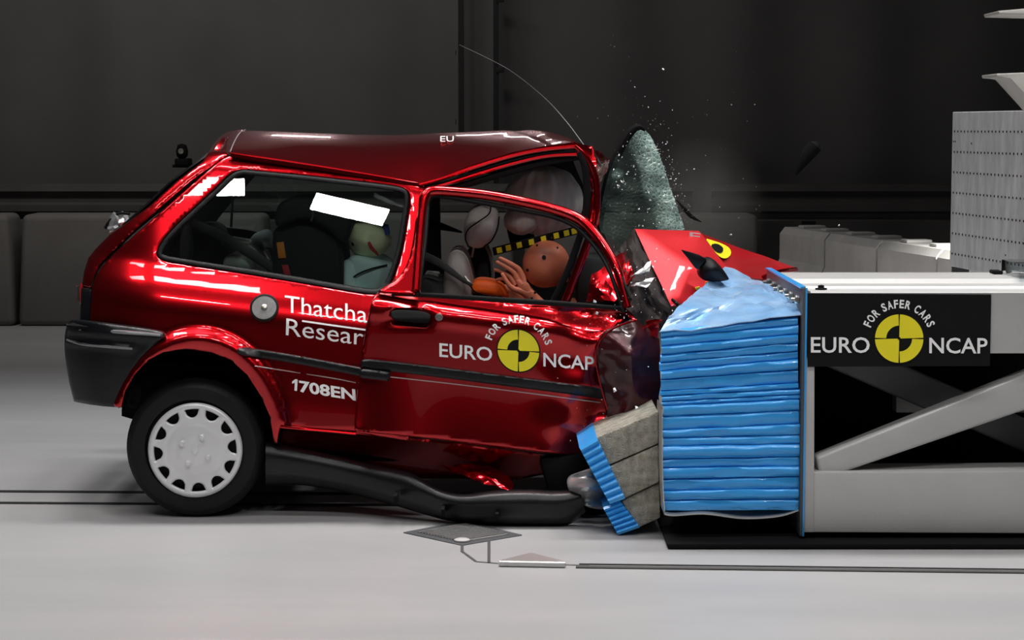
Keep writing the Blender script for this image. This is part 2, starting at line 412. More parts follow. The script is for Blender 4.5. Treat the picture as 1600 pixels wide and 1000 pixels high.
M = dict(
    paint=mat('red_paint', (.44, .003, .007), .25, .97, .8, col2=(.47, .004, .009), nscale=3, coatr=.015),
    paint_in=mat('red_primer', (.09, .004, .008), .45, .2, .5),
    rubber=mat('black_rubber', (.004, .004, .0045), .55, spec=.2, bump=.1, bscale=90),
    trim=mat('charcoal_plastic', (.004, .0045, .0055), .34, spec=.35, bump=.1, bscale=220, col2=(.007, .0075, .009), nscale=30),
    rib_glint=mat('highlight_grey_plastic', (.22, .22, .23), .18, .4),  # bumper ribs: reflected highlight put into the colour, paler than the plastic
    tyre=mat('tyre_rubber', (.004, .004, .004), .62, spec=.3, bump=.25, bscale=120, col2=(.007, .007, .007), nscale=12),
    cap=mat('silver_hubcap', (.78, .78, .80), .36, .2, .3),
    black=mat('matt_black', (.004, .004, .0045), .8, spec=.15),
    inner=mat('dark_cabin', (.012, .012, .013), .7, col2=(.02, .02, .022)),
    fabric=mat('beige_grey_fabric', (.40, .36, .34), .85, bump=.3, bscale=300, col2=(.46, .42, .39), nscale=8),
    fabric_d=mat('dark_grey_fabric', (.035, .035, .036), .9, bump=.3, bscale=300, col2=(.05, .048, .047)),
    seatblack=mat('child_seat_black', (.008, .008, .009), .75, bump=.2, bscale=200),
    glass=glassmat('tinted_window_glass', (.90, .95, .93), refl=1.3),
    clear=glassmat('clear_acrylic', (.85, .9, .92), refl=2),
    crack=crackglass('shattered_glass'),
    white=mat('white_decal', (.95, .95, .94), .5),
    yellow=mat('yellow_decal', (.92, .80, .02), .45),
    bdecal=mat('black_decal', (.005, .005, .005), .6, spec=.2),
    skin=mat('brown_vinyl_skin', (.60, .17, .09), .42, col2=(.68, .20, .11), nscale=9, bump=.05),
    skin_g=mat('olive_vinyl_skin', (.72, .71, .45), .5, col2=(.80, .78, .52), nscale=7),
    orange=mat('orange_cloth', (1.0, .13, .005), .6, bump=.3, bscale=25),
    teal=mat('pale_teal_cloth', (.60, .78, .78), .8, bump=.5, bscale=18, col2=(.70, .84, .84)),
    olivecloth=mat('grey_green_cloth', (.42, .48, .42), .8, bump=.5, bscale=18, col2=(.5, .56, .5)),
    airbag=mat('grey_airbag_fabric', (.66, .61, .56), .6, bump=.5, bscale=14, col2=(.78, .72, .67), nscale=5, stretch=(3, 1, .6)),
    redp=mat('red_grease_paint', (.5, .02, .03), .6),
    bluet=mat('blue_tape', (.02, .05, .30), .5),
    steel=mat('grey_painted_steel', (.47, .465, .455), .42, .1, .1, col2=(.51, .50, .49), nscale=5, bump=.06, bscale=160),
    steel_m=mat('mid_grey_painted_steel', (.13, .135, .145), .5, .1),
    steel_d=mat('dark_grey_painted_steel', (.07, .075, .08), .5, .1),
    alu=mat('brushed_aluminium', (.52, .52, .51), .35, .7, stretch=(1, 40, 40), bump=.08, bscale=20, col2=(.58, .58, .57)),
    bolt=mat('zinc_bolt', (.55, .52, .46), .3, .9),
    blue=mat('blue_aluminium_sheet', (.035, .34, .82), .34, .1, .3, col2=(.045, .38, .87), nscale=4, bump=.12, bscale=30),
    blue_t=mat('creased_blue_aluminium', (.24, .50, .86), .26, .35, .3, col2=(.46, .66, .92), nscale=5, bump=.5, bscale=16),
    honey=mat('aluminium_honeycomb', (.26, .24, .19), .5, .2, col2=(.52, .49, .41), nscale=30, bump=1.0, bscale=170),
    silver=mat('torn_bare_metal', (.55, .55, .55), .3, .6, bump=.4, bscale=30, col2=(.30, .30, .30), nscale=10),
    lens=mat('red_lens', (.35, .01, .01), .15, 0, 1),
    orangel=mat('orange_label', (.65, .20, .02), .6),
    wall=mat('dark_curtain_wall', (.072, .069, .068), .85, col2=(.088, .084, .081), nscale=1.2),
    gap=mat('black_track', (.002, .002, .002), .8),
    rail=mat('dull_rail_metal', (.060, .056, .053), .7, .2, col2=(.075, .07, .066), nscale=3),
    block=mat('tarpaulin_covered_block', (.13, .122, .113), .8, col2=(.155, .147, .137), nscale=2.5, bump=.3, bscale=5),
    wblock=mat('white_plastic_block', (.50, .49, .47), .7, col2=(.60, .58, .56), nscale=4),
    perf=mat('scuffed_steel_plate', (.62, .63, .64), .55, .1, col2=(.88, .87, .86), nscale=7, stretch=(2.5, 2.5, .6)),
    grate=mat('drain_cover_metal', (.17, .165, .16), .45, .4, col2=(.23, .225, .22), nscale=40),
    cream=mat('cream_painted_steel', (.62, .60, .55), .5),
    roofp=None,
)
M['roofp'] = M['paint']

# ------------------------------------------------------------------ the setting
def floor_material():
    m = mat('painted_concrete_floor', (.40, .385, .38), .42, spec=.4); nt = m.node_tree; b = nt.nodes['Principled BSDF']
    tc = nt.nodes.new('ShaderNodeTexCoord'); mp = nt.nodes.new('ShaderNodeMapping'); mp.inputs['Scale'].default_value = (.35, 1.6, 1)
    n = nt.nodes.new('ShaderNodeTexNoise'); n.inputs['Scale'].default_value = 1.3; n.inputs['Detail'].default_value = 7; n.inputs['Roughness'].default_value = .55
    r = nt.nodes.new('ShaderNodeValToRGB'); r.color_ramp.elements[0].position = .3; r.color_ramp.elements[1].position = .7
    r.color_ramp.elements[0].color = (.31, .308, .312, 1); r.color_ramp.elements[1].color = (.365, .355, .355, 1)
    n2 = nt.nodes.new('ShaderNodeTexNoise'); n2.inputs['Scale'].default_value = 9; n2.inputs['Detail'].default_value = 8
    r2 = nt.nodes.new('ShaderNodeMapRange'); r2.inputs[3].default_value = .36; r2.inputs[4].default_value = .5
    nt.links.new(tc.outputs['Object'], mp.inputs[0]); nt.links.new(mp.outputs[0], n.inputs['Vector']); nt.links.new(n.outputs[0], r.inputs[0]); nt.links.new(r.outputs[0], b.inputs['Base Color'])
    nt.links.new(tc.outputs['Object'], n2.inputs['Vector']); nt.links.new(n2.outputs[0], r2.inputs[0]); nt.links.new(r2.outputs[0], b.inputs['Roughness'])
    return m
fl = MB().box((-7, -7.5, -.12), (9, 9.3, 0)).build('floor', floor_material(), smooth=0); fl['kind'] = 'structure'
# back wall: a dark drape with soft vertical folds
P = []
for i in range(3):
    P.append([(-7 + 16 * j / 320, 9.05 + .035 * sin(j * .31) + .05 * mnoise.noise(Vector((j * .06, 0, 0))), i * 3.0) for j in range(321)])
wl = MB().slab(P, (0, .12, 0)).build('wall_back', M['wall'], smooth=60); wl['kind'] = 'structure'
# the tow track: two slots in the floor, and the slot nearer the camera on the right
def on_floor(px, py):
    a = (px - 800) / FPX; b = (500 - py) / FPX; dz = -SP + b * CP; t = -CAMZ / dz
    return Vector((a * t, CAMY + t * (CP + b * SP), 0))
def floor_bar(name, a, b, w, h, m, y=None):
    p, q = on_floor(*a), on_floor(*b); d = (q - p).normalized(); n = Vector((-d.y, d.x, 0)) * w / 2; u = Vector((0, 0, h))
    return MB().hexa([p - n, q - n, q + n, p + n, p - n + u, q - n + u, q + n + u, p + n + u], min(w, h) * .2, 1)
k = 0
for a, b, w, h, m in [((-40, 768), (1650, 778), .045, .003, 'gap'), ((-40, 786), (1650, 796), .040, .003, 'gap'), ((905, 882), (1660, 891), .014, .003, 'gap')]:
    k += 1
    o = floor_bar('trim', a, b, w, h, m).build('trim_%d' % k, M[m]); o['kind'] = 'structure'
o = floor_bar('trim', (900, 887), (1660, 896), .030, .006, 0).build('trim_4', M['rail']); o['kind'] = 'structure'
for px in (720, 775):
    k += 1
    a = W(px, 0, 8.85)
    m = MB().box((a.x - .022, 8.82, .0), (a.x + .022, 8.93, 3.6))
    for z in ((1.57, 2.13, 2.6) if px == 720 else (1.45, 1.99, 2.56)):
        s = -1 if px == 720 else 1
        m.box((a.x + s * .02 - .02, 8.80, z), (a.x + s * .02 + .035 * s + .012, 8.86, z + .04), .004)
    o = m.build('trim_%d' % (k + 2), M['gap']); o['kind'] = 'structure'

# guard rails along the wall
def guard_rail(x0, x1, label):
    t = empty('guard_rail', ((x0 + x1) / 2, 8.5, 0), label, 'guard rail', 'guard rails along the back wall')
    prof = [(0, 1.10), (.05, 1.09), (.06, 1.04), (.02, 1.00), (.02, .95), (.07, .93), (.07, .88), (.02, .86), (.02, .82), (.05, .80)]
    MB().slab([[(x, 8.5 - d, z - .005) for d, z in prof] for x in (x0, x1)], (0, .012, 0)).build('rail_beam', M['rail'], t, 20)
    x = x0 + .8
    while x < x1:
        MB().box((x - .05, 8.515, 0), (x + .05, 8.62, 1.05), .005).build('rail_post', M['steel_d'], t); x += 3.1
guard_rail(-6.5, 1.45, 'long dull metal guard rail on the wall behind the red car')
guard_rail(1.60, 6.2, 'dull metal guard rail on the dark wall behind the grey barrier frame')

def covered_block(px0, px1, label, y0=7.9, z1=.87):
    a, b = W(px0, 400, y0).x, W(px1, 400, y0).x
    bm = bmesh.new(); m = MB(); t = .04
    m.hexa([(a + .0, y0, .0), (b, y0, .0), (b, y0 + .5, .0), (a, y0 + .5, .0), (a + t, y0 + .03, z1), (b - t, y0 + .03, z1), (b - t, y0 + .47, z1), (a + t, y0 + .47, z1)], .05, 3)
    o = m.build('barrier_block', M['block'], smooth=50); tag(o, label, 'block', 'covered blocks along the wall')
covered_block(-420, -195, 'covered grey block at the far left by the wall')
covered_block(-180, 20, 'covered grey block cut off by the left edge of the picture')
covered_block(25, 420, 'large covered grey block standing just left of the car tailgate')
covered_block(428, 808, 'covered grey block seen through the car side windows')
covered_block(815, 1193, 'covered grey block behind the shattered windscreen and bonnet')
# row of white plastic blocks running towards the camera at the right
A = Vector((1.98, 7.6, 0)); B = Vector((2.78, 3.7, 0)); d = (B - A); L = d.length; d.normalize(); n = Vector((d.y, -d.x, 0))
if n.x > 0: n = -n
names = ['white plastic block in the row behind the barrier, nearest the wall', 'second white plastic block from the wall in the row behind the barrier',
         'third white plastic block from the wall in the row behind the barrier', 'brightly lit white plastic block at the near end of the row']
for i in range(4):
    p = A + d * (i * L / 4 + .01); q = A + d * ((i + 1) * L / 4 - .02); m = MB()
    def sec(c):
        return [c + n * s * -1 + Vector((0, 0, z)) for s, z in ((0, 0), (0, .41), (.06, .55), (.06, .74), (.1, .79), (.36, .79), (.40, .74), (.40, .55), (.46, .41), (.46, 0))]
    s0, s1 = sec(p), sec(q); m.v = [tuple(x) for x in s0 + s1]; N = len(s0)
    m.f = [tuple(range(N)), tuple(range(N, 2 * N))[::-1]] + [(j, (j + 1) % N, N + (j + 1) % N, N + j) for j in range(N)]
    o = m.build('barrier_block', M['wblock'], smooth=20); tag(o, names[i], 'block', 'white plastic blocks at the right')
    for s in (.25, .75):
        c = p + (q - p) * s - n * .23 + Vector((0, 0, .789)); mm = MB()
        mm.box((-.06, -.09, 0), (.06, .09, .022), .008, mat=Matrix.Translation(c) @ Matrix.Rotation(math.atan2(d.y, d.x), 4, 'Z'))
        mm.build('block_lug', M['wblock'], o)

# wall camera
c = W(283, 240, 8.6)
t = empty('wall_camera', (c.x, 8.9, c.z - .15), 'small black camera mounted on the dark wall behind the tailgate', 'camera')
MB().box((c.x - .09, 8.7, c.z - .115), (c.x + .09, 9.0, c.z - .09), .006).build('bracket', M['black'], t)
MB().box((c.x - .055, 8.6, c.z - .10), (c.x + .06, 8.8, c.z - .04), .012).build('camera_base', M['black'], t)
MB().lathe([(.025, 0), (.045, .02), (.05, .06), (.035, .11), (.0, .12)], Matrix.Translation((c.x, 8.65, c.z - .04)) , 24).build('camera_head', M['black'], t)
MB().lathe([(.022, 0), (.022, .02), (.012, .022)], Matrix.Translation((c.x, 8.60, c.z + .02)) @ Matrix.Rotation(pi / 2, 4, 'X'), 20).build('lens', M['bolt'], t)
# thin hanging cable
pts = [W(718, 70, 8.7), W(760, 90, 7), W(800, 112, 5.5), W(850, 152, 4), W(885, 190, 3), W(915, 230, 2.3), W(940, 262, 1.7)]
tag(MB().tube(smoothline(pts, 8), .0022, 6).build('cable', M['steel']), 'thin grey wire curving down from the wall track to the car roof', 'cable')

# floor drain, its seams and the torn cover strip
def fl_poly(pts, z): return [on_floor(*p) + Vector((0, 0, z)) for p in pts]
def fprism(pts, z0, z1, bevel=0):
    w = fl_poly(pts, z0); n = len(w); bm = bmesh.new(); A = [bm.verts.new(q) for q in w]; B = [bm.verts.new(q + Vector((0, 0, z1 - z0))) for q in w]
    bm.faces.new(A); bm.faces.new(B[::-1])
    for i in range(n): bm.faces.new([A[i], B[i], B[(i + 1) % n], A[(i + 1) % n]])
    if bevel: bmesh.ops.bevel(bm, geom=bm.edges[:], offset=bevel, segments=1, affect='EDGES')
    return MB().bm(bm)
c = on_floor(722, 838)
t = empty('drain_cover', c, 'diamond shaped dark metal drain cover in the floor beside the car sill', 'drain cover')
outer = [(630, 833), (722, 853), (816, 837), (724, 815)]; inner = [(652, 833.5), (722, 848.5), (795, 837), (724, 820)]
fprism(outer, .0005, .004, .001).build('frame', M['steel_d'], t)
fprism(inner, .0042, .007, .001).build('plate', M['grate'], t)
m = MB()
for q in np.linspace(.08, .92, 14):
    a = Vector(inner[0]).lerp(Vector(inner[1]), q); b = Vector(inner[3]).lerp(Vector(inner[2]), q)
    m.v += []; g = floor_bar('x', tuple(a), tuple(b), .006, .0035, 0); m.add([(x, y, z + .007) for x, y, z in g.v], g.f)
m.build('tread_bar', M['grate'], t)
MB().lathe([(.03, 0), (.03, .004), (.02, .008)], Matrix.Translation(on_floor(722, 847) + Vector((0, 0, .006))), 20).build('lifting_eye', M['steel'], t)
sm = MB()
for a, b in (((722, 853), (722, 862)), ((722, 862), (744, 878)), ((744, 878), (780, 881)), ((764, 845), (764, 880)), ((780, 880), (920, 884))):
    g = floor_bar('x', a, b, .011, .002, 0); sm.add(g.v, g.f)
tag(sm.build('floor_cable', M['steel_d']), 'thin dark cable taped to the floor leading away from the drain cover', 'cable')
t = fprism([(782, 884), (830, 872), (875, 884), (885, 888), (778, 886)], .001, .022, .004).build('cover_strip', M['alu'])
tag(t, 'bent shiny metal cover strip lying flat on the floor below the drain', 'metal strip')

# perforated plate at the right, angled, nearer at its right end
pa, pb = (1488, 172, 425, 3.0), (1640, 165, 452, 1.7)
def pl(u, v):
    Y = pa[3] + (pb[3] - pa[3]) * u
    a = W(pa[0], 0, pa[3]).x; x = W(1486, 300, pa[3]).x + (W(1640, 300, pb[3]).x - W(1486, 300, pa[3]).x) * u
    return Vector((x, Y, .80 + (1.625 - .80) * v))
t = empty('steel_plate_stand', pl(0, 0) * 1, 'tall scuffed steel plate with rows of small holes at the right edge', 'steel plate')
OFF[t.name] = pl(0, 0); t.location = pl(0, 0)
nd = (pl(1, 0) - pl(0, 0)).cross(Vector((0, 0, 1))).normalized()
if nd.y > 0: nd = -nd
m = MB().hexa([pl(0, 0), pl(1, 0), pl(1, 0) - nd * .05, pl(0, 0) - nd * .05, pl(0, 1), pl(1, 1), pl(1, 1) - nd * .05, pl(0, 1) - nd * .05], .003, 1)
# stand on the floor: the plate carries on down behind the frame
lo = [p.copy() for p in (pl(0, 0), pl(1, 0), pl(1, 0) - nd * .05, pl(0, 0) - nd * .05)]
m.build('plate', M['perf'], t)

for q in lo[:2] :
    MB().box((q.x + .04, q.y + .06, 0.0), (q.x + .12, q.y + .14, q.z + .3), .004).build('support_leg', M['steel_d'], t)
rr = (pl(1, 0) - pl(0, 0)).normalized()
m = MB()
def hole(u, v, r=.006):
    c = pl(u, v) + nd * .001
    m.lathe([(r, 0), (r, .0015)], Matrix.Translation(c) @ nd.to_track_quat('Z', 'Y').to_matrix().to_4x4(), 8)
for i, v in enumerate(np.linspace(.085, .875, 7)):
    for j in range(26): hole(.03 + j * .037, v)
for u, v in ((.02, .81), (.04, .81), (.22, .80), (.9, .96), (.95, .96), (.6, .13)): hole(u, v, .005)
hp = m.build('hole', M['black'], t); hp['kind'] = 'stuff'
# small things standing on the frame in front of the plate
c = W(1555, 424, 1.0)

# white steel arms entering at the upper right
def arm(pts, Y0, Y1, label):
    o = MB().prism(pts, Y0, Y1, .004).build('steel_bracket', M['cream']); tag(o, label, 'bracket', 'pale brackets at the upper right')
xc = W(1640, 100, 1.4).x
tag(MB().box((xc - .01, 1.38, 0), (xc + .22, 1.72, 3.2), .008).build('bracket_stand', M['cream']), 'pale square steel stand that carries the two brackets at the right edge', 'stand')
arm([(1560, 17), (1640, 10), (1640, 24), (1562, 22)], 1.4, 1.7, 'pale steel bracket arm highest at the upper right corner')
arm([(1557, 115), (1640, 112), (1640, 190), (1580, 121), (1558, 120)], 1.4, 1.7, 'pale triangular steel bracket just above the perforated plate')

# ------------------------------------------------------------------ the barrier
BY = -0.5
bx0 = W(1256, 640, BY).x
fr = empty('crash_barrier_trolley', (bx0 + .6, 0, 0), 'grey steel crash barrier frame with diagonal braces at the right', 'barrier frame')
ztop = W(1258, 456, BY).z; zb1 = W(1300, 552, BY).z; zl1 = W(1300, 738, BY).z; zl0 = W(1300, 833, BY).z
xe = 2.4
# top beam with ribbed top
prof = [(BY, zb1), (BY, ztop - .004), (BY + .01, ztop), (BY + .16, ztop), (BY + .17, ztop + .008), (BY + .30, ztop + .008), (BY + .32, ztop - .012), (BY + .50, ztop - .012), (BY + .52, ztop + .010), (BY + .80, ztop + .010), (BY + .82, ztop), (BY + 1.05, ztop - .002), (BY + 1.06, zb1)]
m = MB(); n = len(prof); m.v = [(x, a, b) for x in (bx0 + .02, xe) for a, b in prof]
m.f = [tuple(range(n)), tuple(range(n, 2 * n))[::-1]] + [(i, (i + 1) % n, n + (i + 1) % n, n + i) for i in range(n)]
m.build('top_beam', M['steel'], fr, 20)
MB().prism([(1262, 738), (1825, 735), (1825, 835), (1262, 832)], BY, BY + .2, .006).build('lower_beam', M['steel'], fr)
MB().prism([(1625, 550), (1665, 550), (1665, 740), (1625, 740)], BY - .003, BY + .2, .004).build('post', M['steel'], fr)
MB().prism([(1258, 560), (1273, 560), (1272, 832), (1256, 832)], BY - .005, BY + .2, .004).build('post', M['steel'], fr)
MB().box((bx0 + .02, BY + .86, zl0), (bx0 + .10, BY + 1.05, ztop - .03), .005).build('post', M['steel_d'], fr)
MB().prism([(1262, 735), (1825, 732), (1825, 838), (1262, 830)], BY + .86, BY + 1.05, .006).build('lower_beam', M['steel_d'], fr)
MB().prism([(1275, 715), (1640, 568), (1640, 628), (1290, 748), (1282, 745)], BY + .03, BY + .13, .012, 3).build('brace', M['steel'], fr)
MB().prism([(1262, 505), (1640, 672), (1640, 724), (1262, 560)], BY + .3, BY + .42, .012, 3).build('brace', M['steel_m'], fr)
MB().prism([(1400, 616), (1640, 616), (1640, 645), (1400, 645)], BY + .46, BY + .54, .005).build('cross_member', M['steel'], fr)
# face plate that carries the honeycomb
x0 = W(1250, 640, BY).x; x1 = W(1258, 640, BY).x
MB().box((x0 + .003, BY - .01, zl0 - .01), (x1, BY + 1.06, ztop + .015), .003).build('face_plate', M['steel_d'], fr)
MB().box((x1 - .006, BY - .013, zl0 - .01), (x1 + .001, BY - .0101, ztop + .015), .001).build('edge_strip', M['blue'], fr)
MB().hexa([(x0 - .004, BY + .0, ztop + .012), (x0 + .002, BY + .0, ztop + .012), (x0 + .002, BY + 1.05, ztop + .012), (x0 - .004, BY + 1.05, ztop + .012), (x0 - .004, BY + .0, ztop + .018), (x1, BY + .0, ztop + .018), (x1, BY + 1.05, ztop + .018), (x0 - .004, BY + 1.05, ztop + .018)]).build('edge_strip', M['blue'], fr)
MB().box((x1 + .12, BY + .62, .10), (xe, BY + .84, ztop - .06), .02).build('dark_filler', M['black'], fr)  # black box added for the shade and dark trolley parts behind the braces
MB().box((W(1040, 830, BY).x, BY - .10, .004), (xe, BY + .95, .022), .004).build('shade_plate', M['black'], fr)  # black plate added to darken the floor in the barrier's shade
for x in (x1 + .25, 2.2):
    for y in (BY + .25, BY + .85):
        MB().box((x - .06, y - .06, 0.0), (x + .06, y + .06, zl0 + .02), .006).build('foot', M['black'], fr)
# clear acrylic strip with bolts along the top of the face plate
for i in range(6):
    y = BY + .08 + i * .17
    MB().lathe([(.016, 0), (.016, .012), (.012, .016), (.007, .017), (.007, .030)], Matrix.Translation((x0 + .002, y, ztop - .035)) @ Matrix.Rotation(-pi / 2, 4, 'Y'), 6).build('bolt', M['bolt'], fr)
c = W(1283, 447, BY + .1)
MB().lathe([(.022, 0), (.022, .006), (.012, .008), (.012, .016), (.004, .018)], Matrix.Translation((c.x, BY + .1, ztop)), 6).build('bolt', M['black'], fr)

# honeycomb block wrapped in pleated blue sheet
hb = empty('deformable_barrier', (W(1142, 800, BY).x, 0, W(1142, 800, BY).z), 'blue crushable barrier block of pleated aluminium sheet that the car has hit', 'barrier')
rows = [(502, 494), (522, 506), (538, 523), (557, 541), (575, 556), (592, 575), (612, 600), (618, 606), (627, 616), (635, 624), (650, 642), (672, 662), (684, 680), (697, 694), (717, 713), (731, 729), (748, 744), (766, 763), (781, 779), (798, 796)]
rows = [(516, 495), (528, 508), (541, 522), (554, 535), (566, 548), (580, 561), (593, 577), (611, 598), (619, 607), (627, 616), (634, 624), (650, 641), (672, 662), (684, 679), (697, 693), (717, 713), (731, 728), (748, 744), (766, 763), (781, 779), (798, 797)]
P = []
NJ = 40
edge = random.Random(5)
for r in range(len(rows) - 1):
    (l0, r0), (l1, r1) = rows[r], rows[r + 1]
    dl = edge.uniform(-2, 2); dr = edge.uniform(-1.2, 1.2); bul = edge.uniform(.004, .009); sh = edge.uniform(-.006, .006)
    for k, (v, dep) in enumerate([(0.0, .008), (.07, .0), (.25, -.8), (.5, -1), (.75, -.8), (.95, 0), (.99, .005)]):
        row = []
        for j in range(NJ + 1):
            u = j / NJ; px = (1032 + dl if 1 else 0) + (1246 + .32 * r + dr - 1032 - dl) * u
            px = px if r < 8 else px + 3 * (1 - u)
            py = (l0 + (l1 - l0) * v) * (1 - u) + (r0 + (r1 - r0) * v) * u
            w = mnoise.noise(Vector((u * 5, r * 3.1, v * 2)))
            Y = BY + .03 + (dep * bul if dep < 0 else dep) + sh + .006 * w
            row.append(W(px, py + 1.1 * mnoise.noise(Vector((u * 7, r * 1.3, 9))), Y))
        P.append(row)
MB().slab(P, lambda i, j: Vector((.15 * (1 - j / NJ), .95, 0))).build('pleated_block', M['blue'], hb, 50)
# creased blue cover over the top
cv = [(1030, 520, BY + .02), (1252, 491, BY + .02), (1257, 482, BY + .1), (1205, 448, BY + .7), (1172, 432, BY + .9), (1132, 418, BY + .85), (1100, 446, BY + .55), (1080, 462, BY + .35), (1045, 495, BY + .1)]
cw = [W(*q) for q in cv]; mid = W(1150, 470, BY + .3); mid2 = W(1120, 450, BY + .6); rdg = W(1195, 455, BY + .45)
tr = [(cw[0], cw[1], mid), (cw[1], cw[2], rdg), (cw[1], rdg, mid), (cw[2], cw[3], rdg), (cw[3], cw[4], rdg), (cw[4], mid2, rdg), (cw[4], cw[5], mid2), (rdg, mid2, mid), (cw[5], cw[6], mid2), (cw[6], cw[7], mid2), (cw[7], mid, mid2), (cw[7], cw[8], mid), (cw[8], cw[0], mid)]
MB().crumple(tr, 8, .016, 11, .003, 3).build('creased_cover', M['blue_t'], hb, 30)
# pale torn cladding sheet hanging below and at the left edge
ln = [W(1034, 640, BY + .0), W(1034, 720, BY - .01), W(1037, 790, BY - .01), W(1044, 806, BY), W(1100, 804, BY), W(1160, 811, BY + .02), (W(1215, 808, BY + .02)), W(1250, 798, BY + .02)]
ln = smoothline(ln, 6)
MB().slab([[p for p in ln], [p + Vector((0, .25, .0)) for p in ln]], (.004, 0, .006)).build('cladding_sheet', M['alu'], hb)

# broken bumper blocks: honeycomb side with a blue pleated face
def broken(blue_q, side_q, Y, dep, label, nr):
    c = W(blue_q[2][0], blue_q[2][1], Y)
    t = empty('honeycomb_block', c, label, 'barrier piece', 'broken honeycomb pieces at the barrier foot')
    for sq in side_q if hasattr(side_q[0][0], '__len__') else [side_q]: MB().prism(sq, Y, Y + dep, .006).build('honeycomb_core', M['honey'], t)
    a, b, c_, d_ = blue_q; P = []       # a top-left, b top-right, c bottom-right, d bottom-left
    n = nr * 4
    for i in range(n + 1):
        u = i / n; k = (i % 4); off = (.006, -.004, -.008, -.004)[k] if 0 < i < n else 0
        p = (a[0] + (d_[0] - a[0]) * u, a[1] + (d_[1] - a[1]) * u); q = (b[0] + (c_[0] - b[0]) * u, b[1] + (c_[1] - b[1]) * u)
        P.append([W(p[0] + (q[0] - p[0]) * w, p[1] + (q[1] - p[1]) * w, Y - .012 + off) for w in np.linspace(0, 1, 6)])
    MB().slab(P, (0, dep + .02, 0)).build('blue_face', M['blue'], t, 40)
broken([(905, 699), (932, 683), (977, 779), (953, 788)], [[(931, 684), (1029, 643), (1029, 693), (951, 727)], [(952, 729), (1029, 695), (1030, 753), (976, 779)]], -.35, .42, 'large broken grey honeycomb piece with blue pleated end leaning on the barrier', 9)
broken([(942, 793), (969, 783), (1000, 824), (966, 836)], [(970, 783), (1030, 755), (1032, 809), (999, 824)], -.33, .4, 'smaller broken honeycomb piece with blue end, lowest by the barrier foot', 6)

# the sign on the frame
def flat(Y): return lambda x, y: 0 * x + Y
sy = flat(BY - .006)
sg = empty('sign', W(1404, 572, BY - .004), 'black EURO NCAP sign board with yellow target fixed to the grey frame', 'sign')
MB().prism([(1259, 458), (1549, 460), (1547, 572), (1262, 573)], BY - .010, BY - .002, .001, 1).build('board', M['bdecal'], sg)
sy = flat(BY - .0105)
def logo(root, c, r, yf, eu, nc, arc, skew, bold=.012):
    """the two words, the curved motto and the quartered disc"""
    text_mb('EURO', *eu, yf, bold).build('lettering', M['white'], root, 0)
    text_mb('NCAP', *nc, yf, bold).build('lettering', M['white'], root, 0)
    arc_text_mb('FOR SAFER CARS', c, arc[0], arc[1], arc[2], arc[3], yf, .03, skew).build('motto', M['white'], root, 0)
    d = disc_px(c, r * 1.03, yf, .0012, skew=skew).build('target_disc', M['bdecal'], root, 0)
    e = 1.6 / r * 57.3
    for a0, a1, r0 in ((90, 180, .52), (0, 90, 0.06), (180, 270, 0.06), (270, 360, .52)):
        disc_px(c, r * .97, yf, .0026, a0 + e / 1.4, a1 - e / 1.4, r * r0, skew=skew).build('disc_quarter', M['yellow'], d, 0)
logo(sg, (1405, 529), 39, sy, ((1267, 550.5), (1359, 551), (0, -25)), ((1452, 551.5), (1543, 552), (0, -25)), (48, 13, 160, 20), 0)

# debris thrown up
def shard(px, py, Y, s, rs):
    c = W(px, py, Y); m = MB(); q = random.Random(rs)
    pts = [Vector((q.uniform(-1, 1), q.uniform(-1, 1), q.uniform(-1, 1))).normalized() * s * q.uniform(.7, 1.2) + c for _ in range(7)]
    bm = bmesh.new()
    for p in pts: bm.verts.new(p)
    bmesh.ops.convex_hull(bm, input=bm.verts)
    for v in [v for v in bm.verts if not v.link_faces]: bm.verts.remove(v)
    return m.bm(bm)
# long black piece in the air
c = W(1260, 248, 1.2); ax = (W(1277, 224, 1.2) - W(1243, 273, 1.2))
m = MB().tube([W(1243, 273, 1.2), W(1249, 262, 1.2), W(1257, 250, 1.2), W(1266, 238, 1.2), W(1274, 228, 1.2), W(1278, 223, 1.2)], [.008, .020, .027, .034, .034, .014], 12, flat=(1, .7))
m.v = [tuple(Vector(v) + Vector((1, 1, 1)) * .004 * mnoise.noise(Vector(v) * 60)) for v in m.v]
tag(m.build('debris_piece', M['black']), 'long black plastic fragment flying in the air at the right of the car', 'debris')
big = [(1036, 109, .3, .008, 'small white fragment in the air high above the shattered windscreen'), (961, 610, -.12, .012, 'white fragment in front of the crushed wing beside the end of the door moulding'),
       (929, 472, -.1, .010, 'white fragment by the front top corner of the door, upper of two'), (933, 489, -.1, .008, 'white fragment by the front top corner of the door, lower of two'),
       (995, 637, -.3, .008, 'white fragment just above the broken honeycomb piece'), (1311, 352, 1.0, .006, 'tiny white fragment in front of the dark rail at the right'),
       (1142, 367, .8, .006, 'tiny white fragment just above the yellow bonnet marking')]
for i, (px, py, Y, s, lb) in enumerate(big):
    tag(shard(px, py, Y, s, i).build('fragment', M['white'], smooth=0), lb, 'debris', 'white fragments in the air')
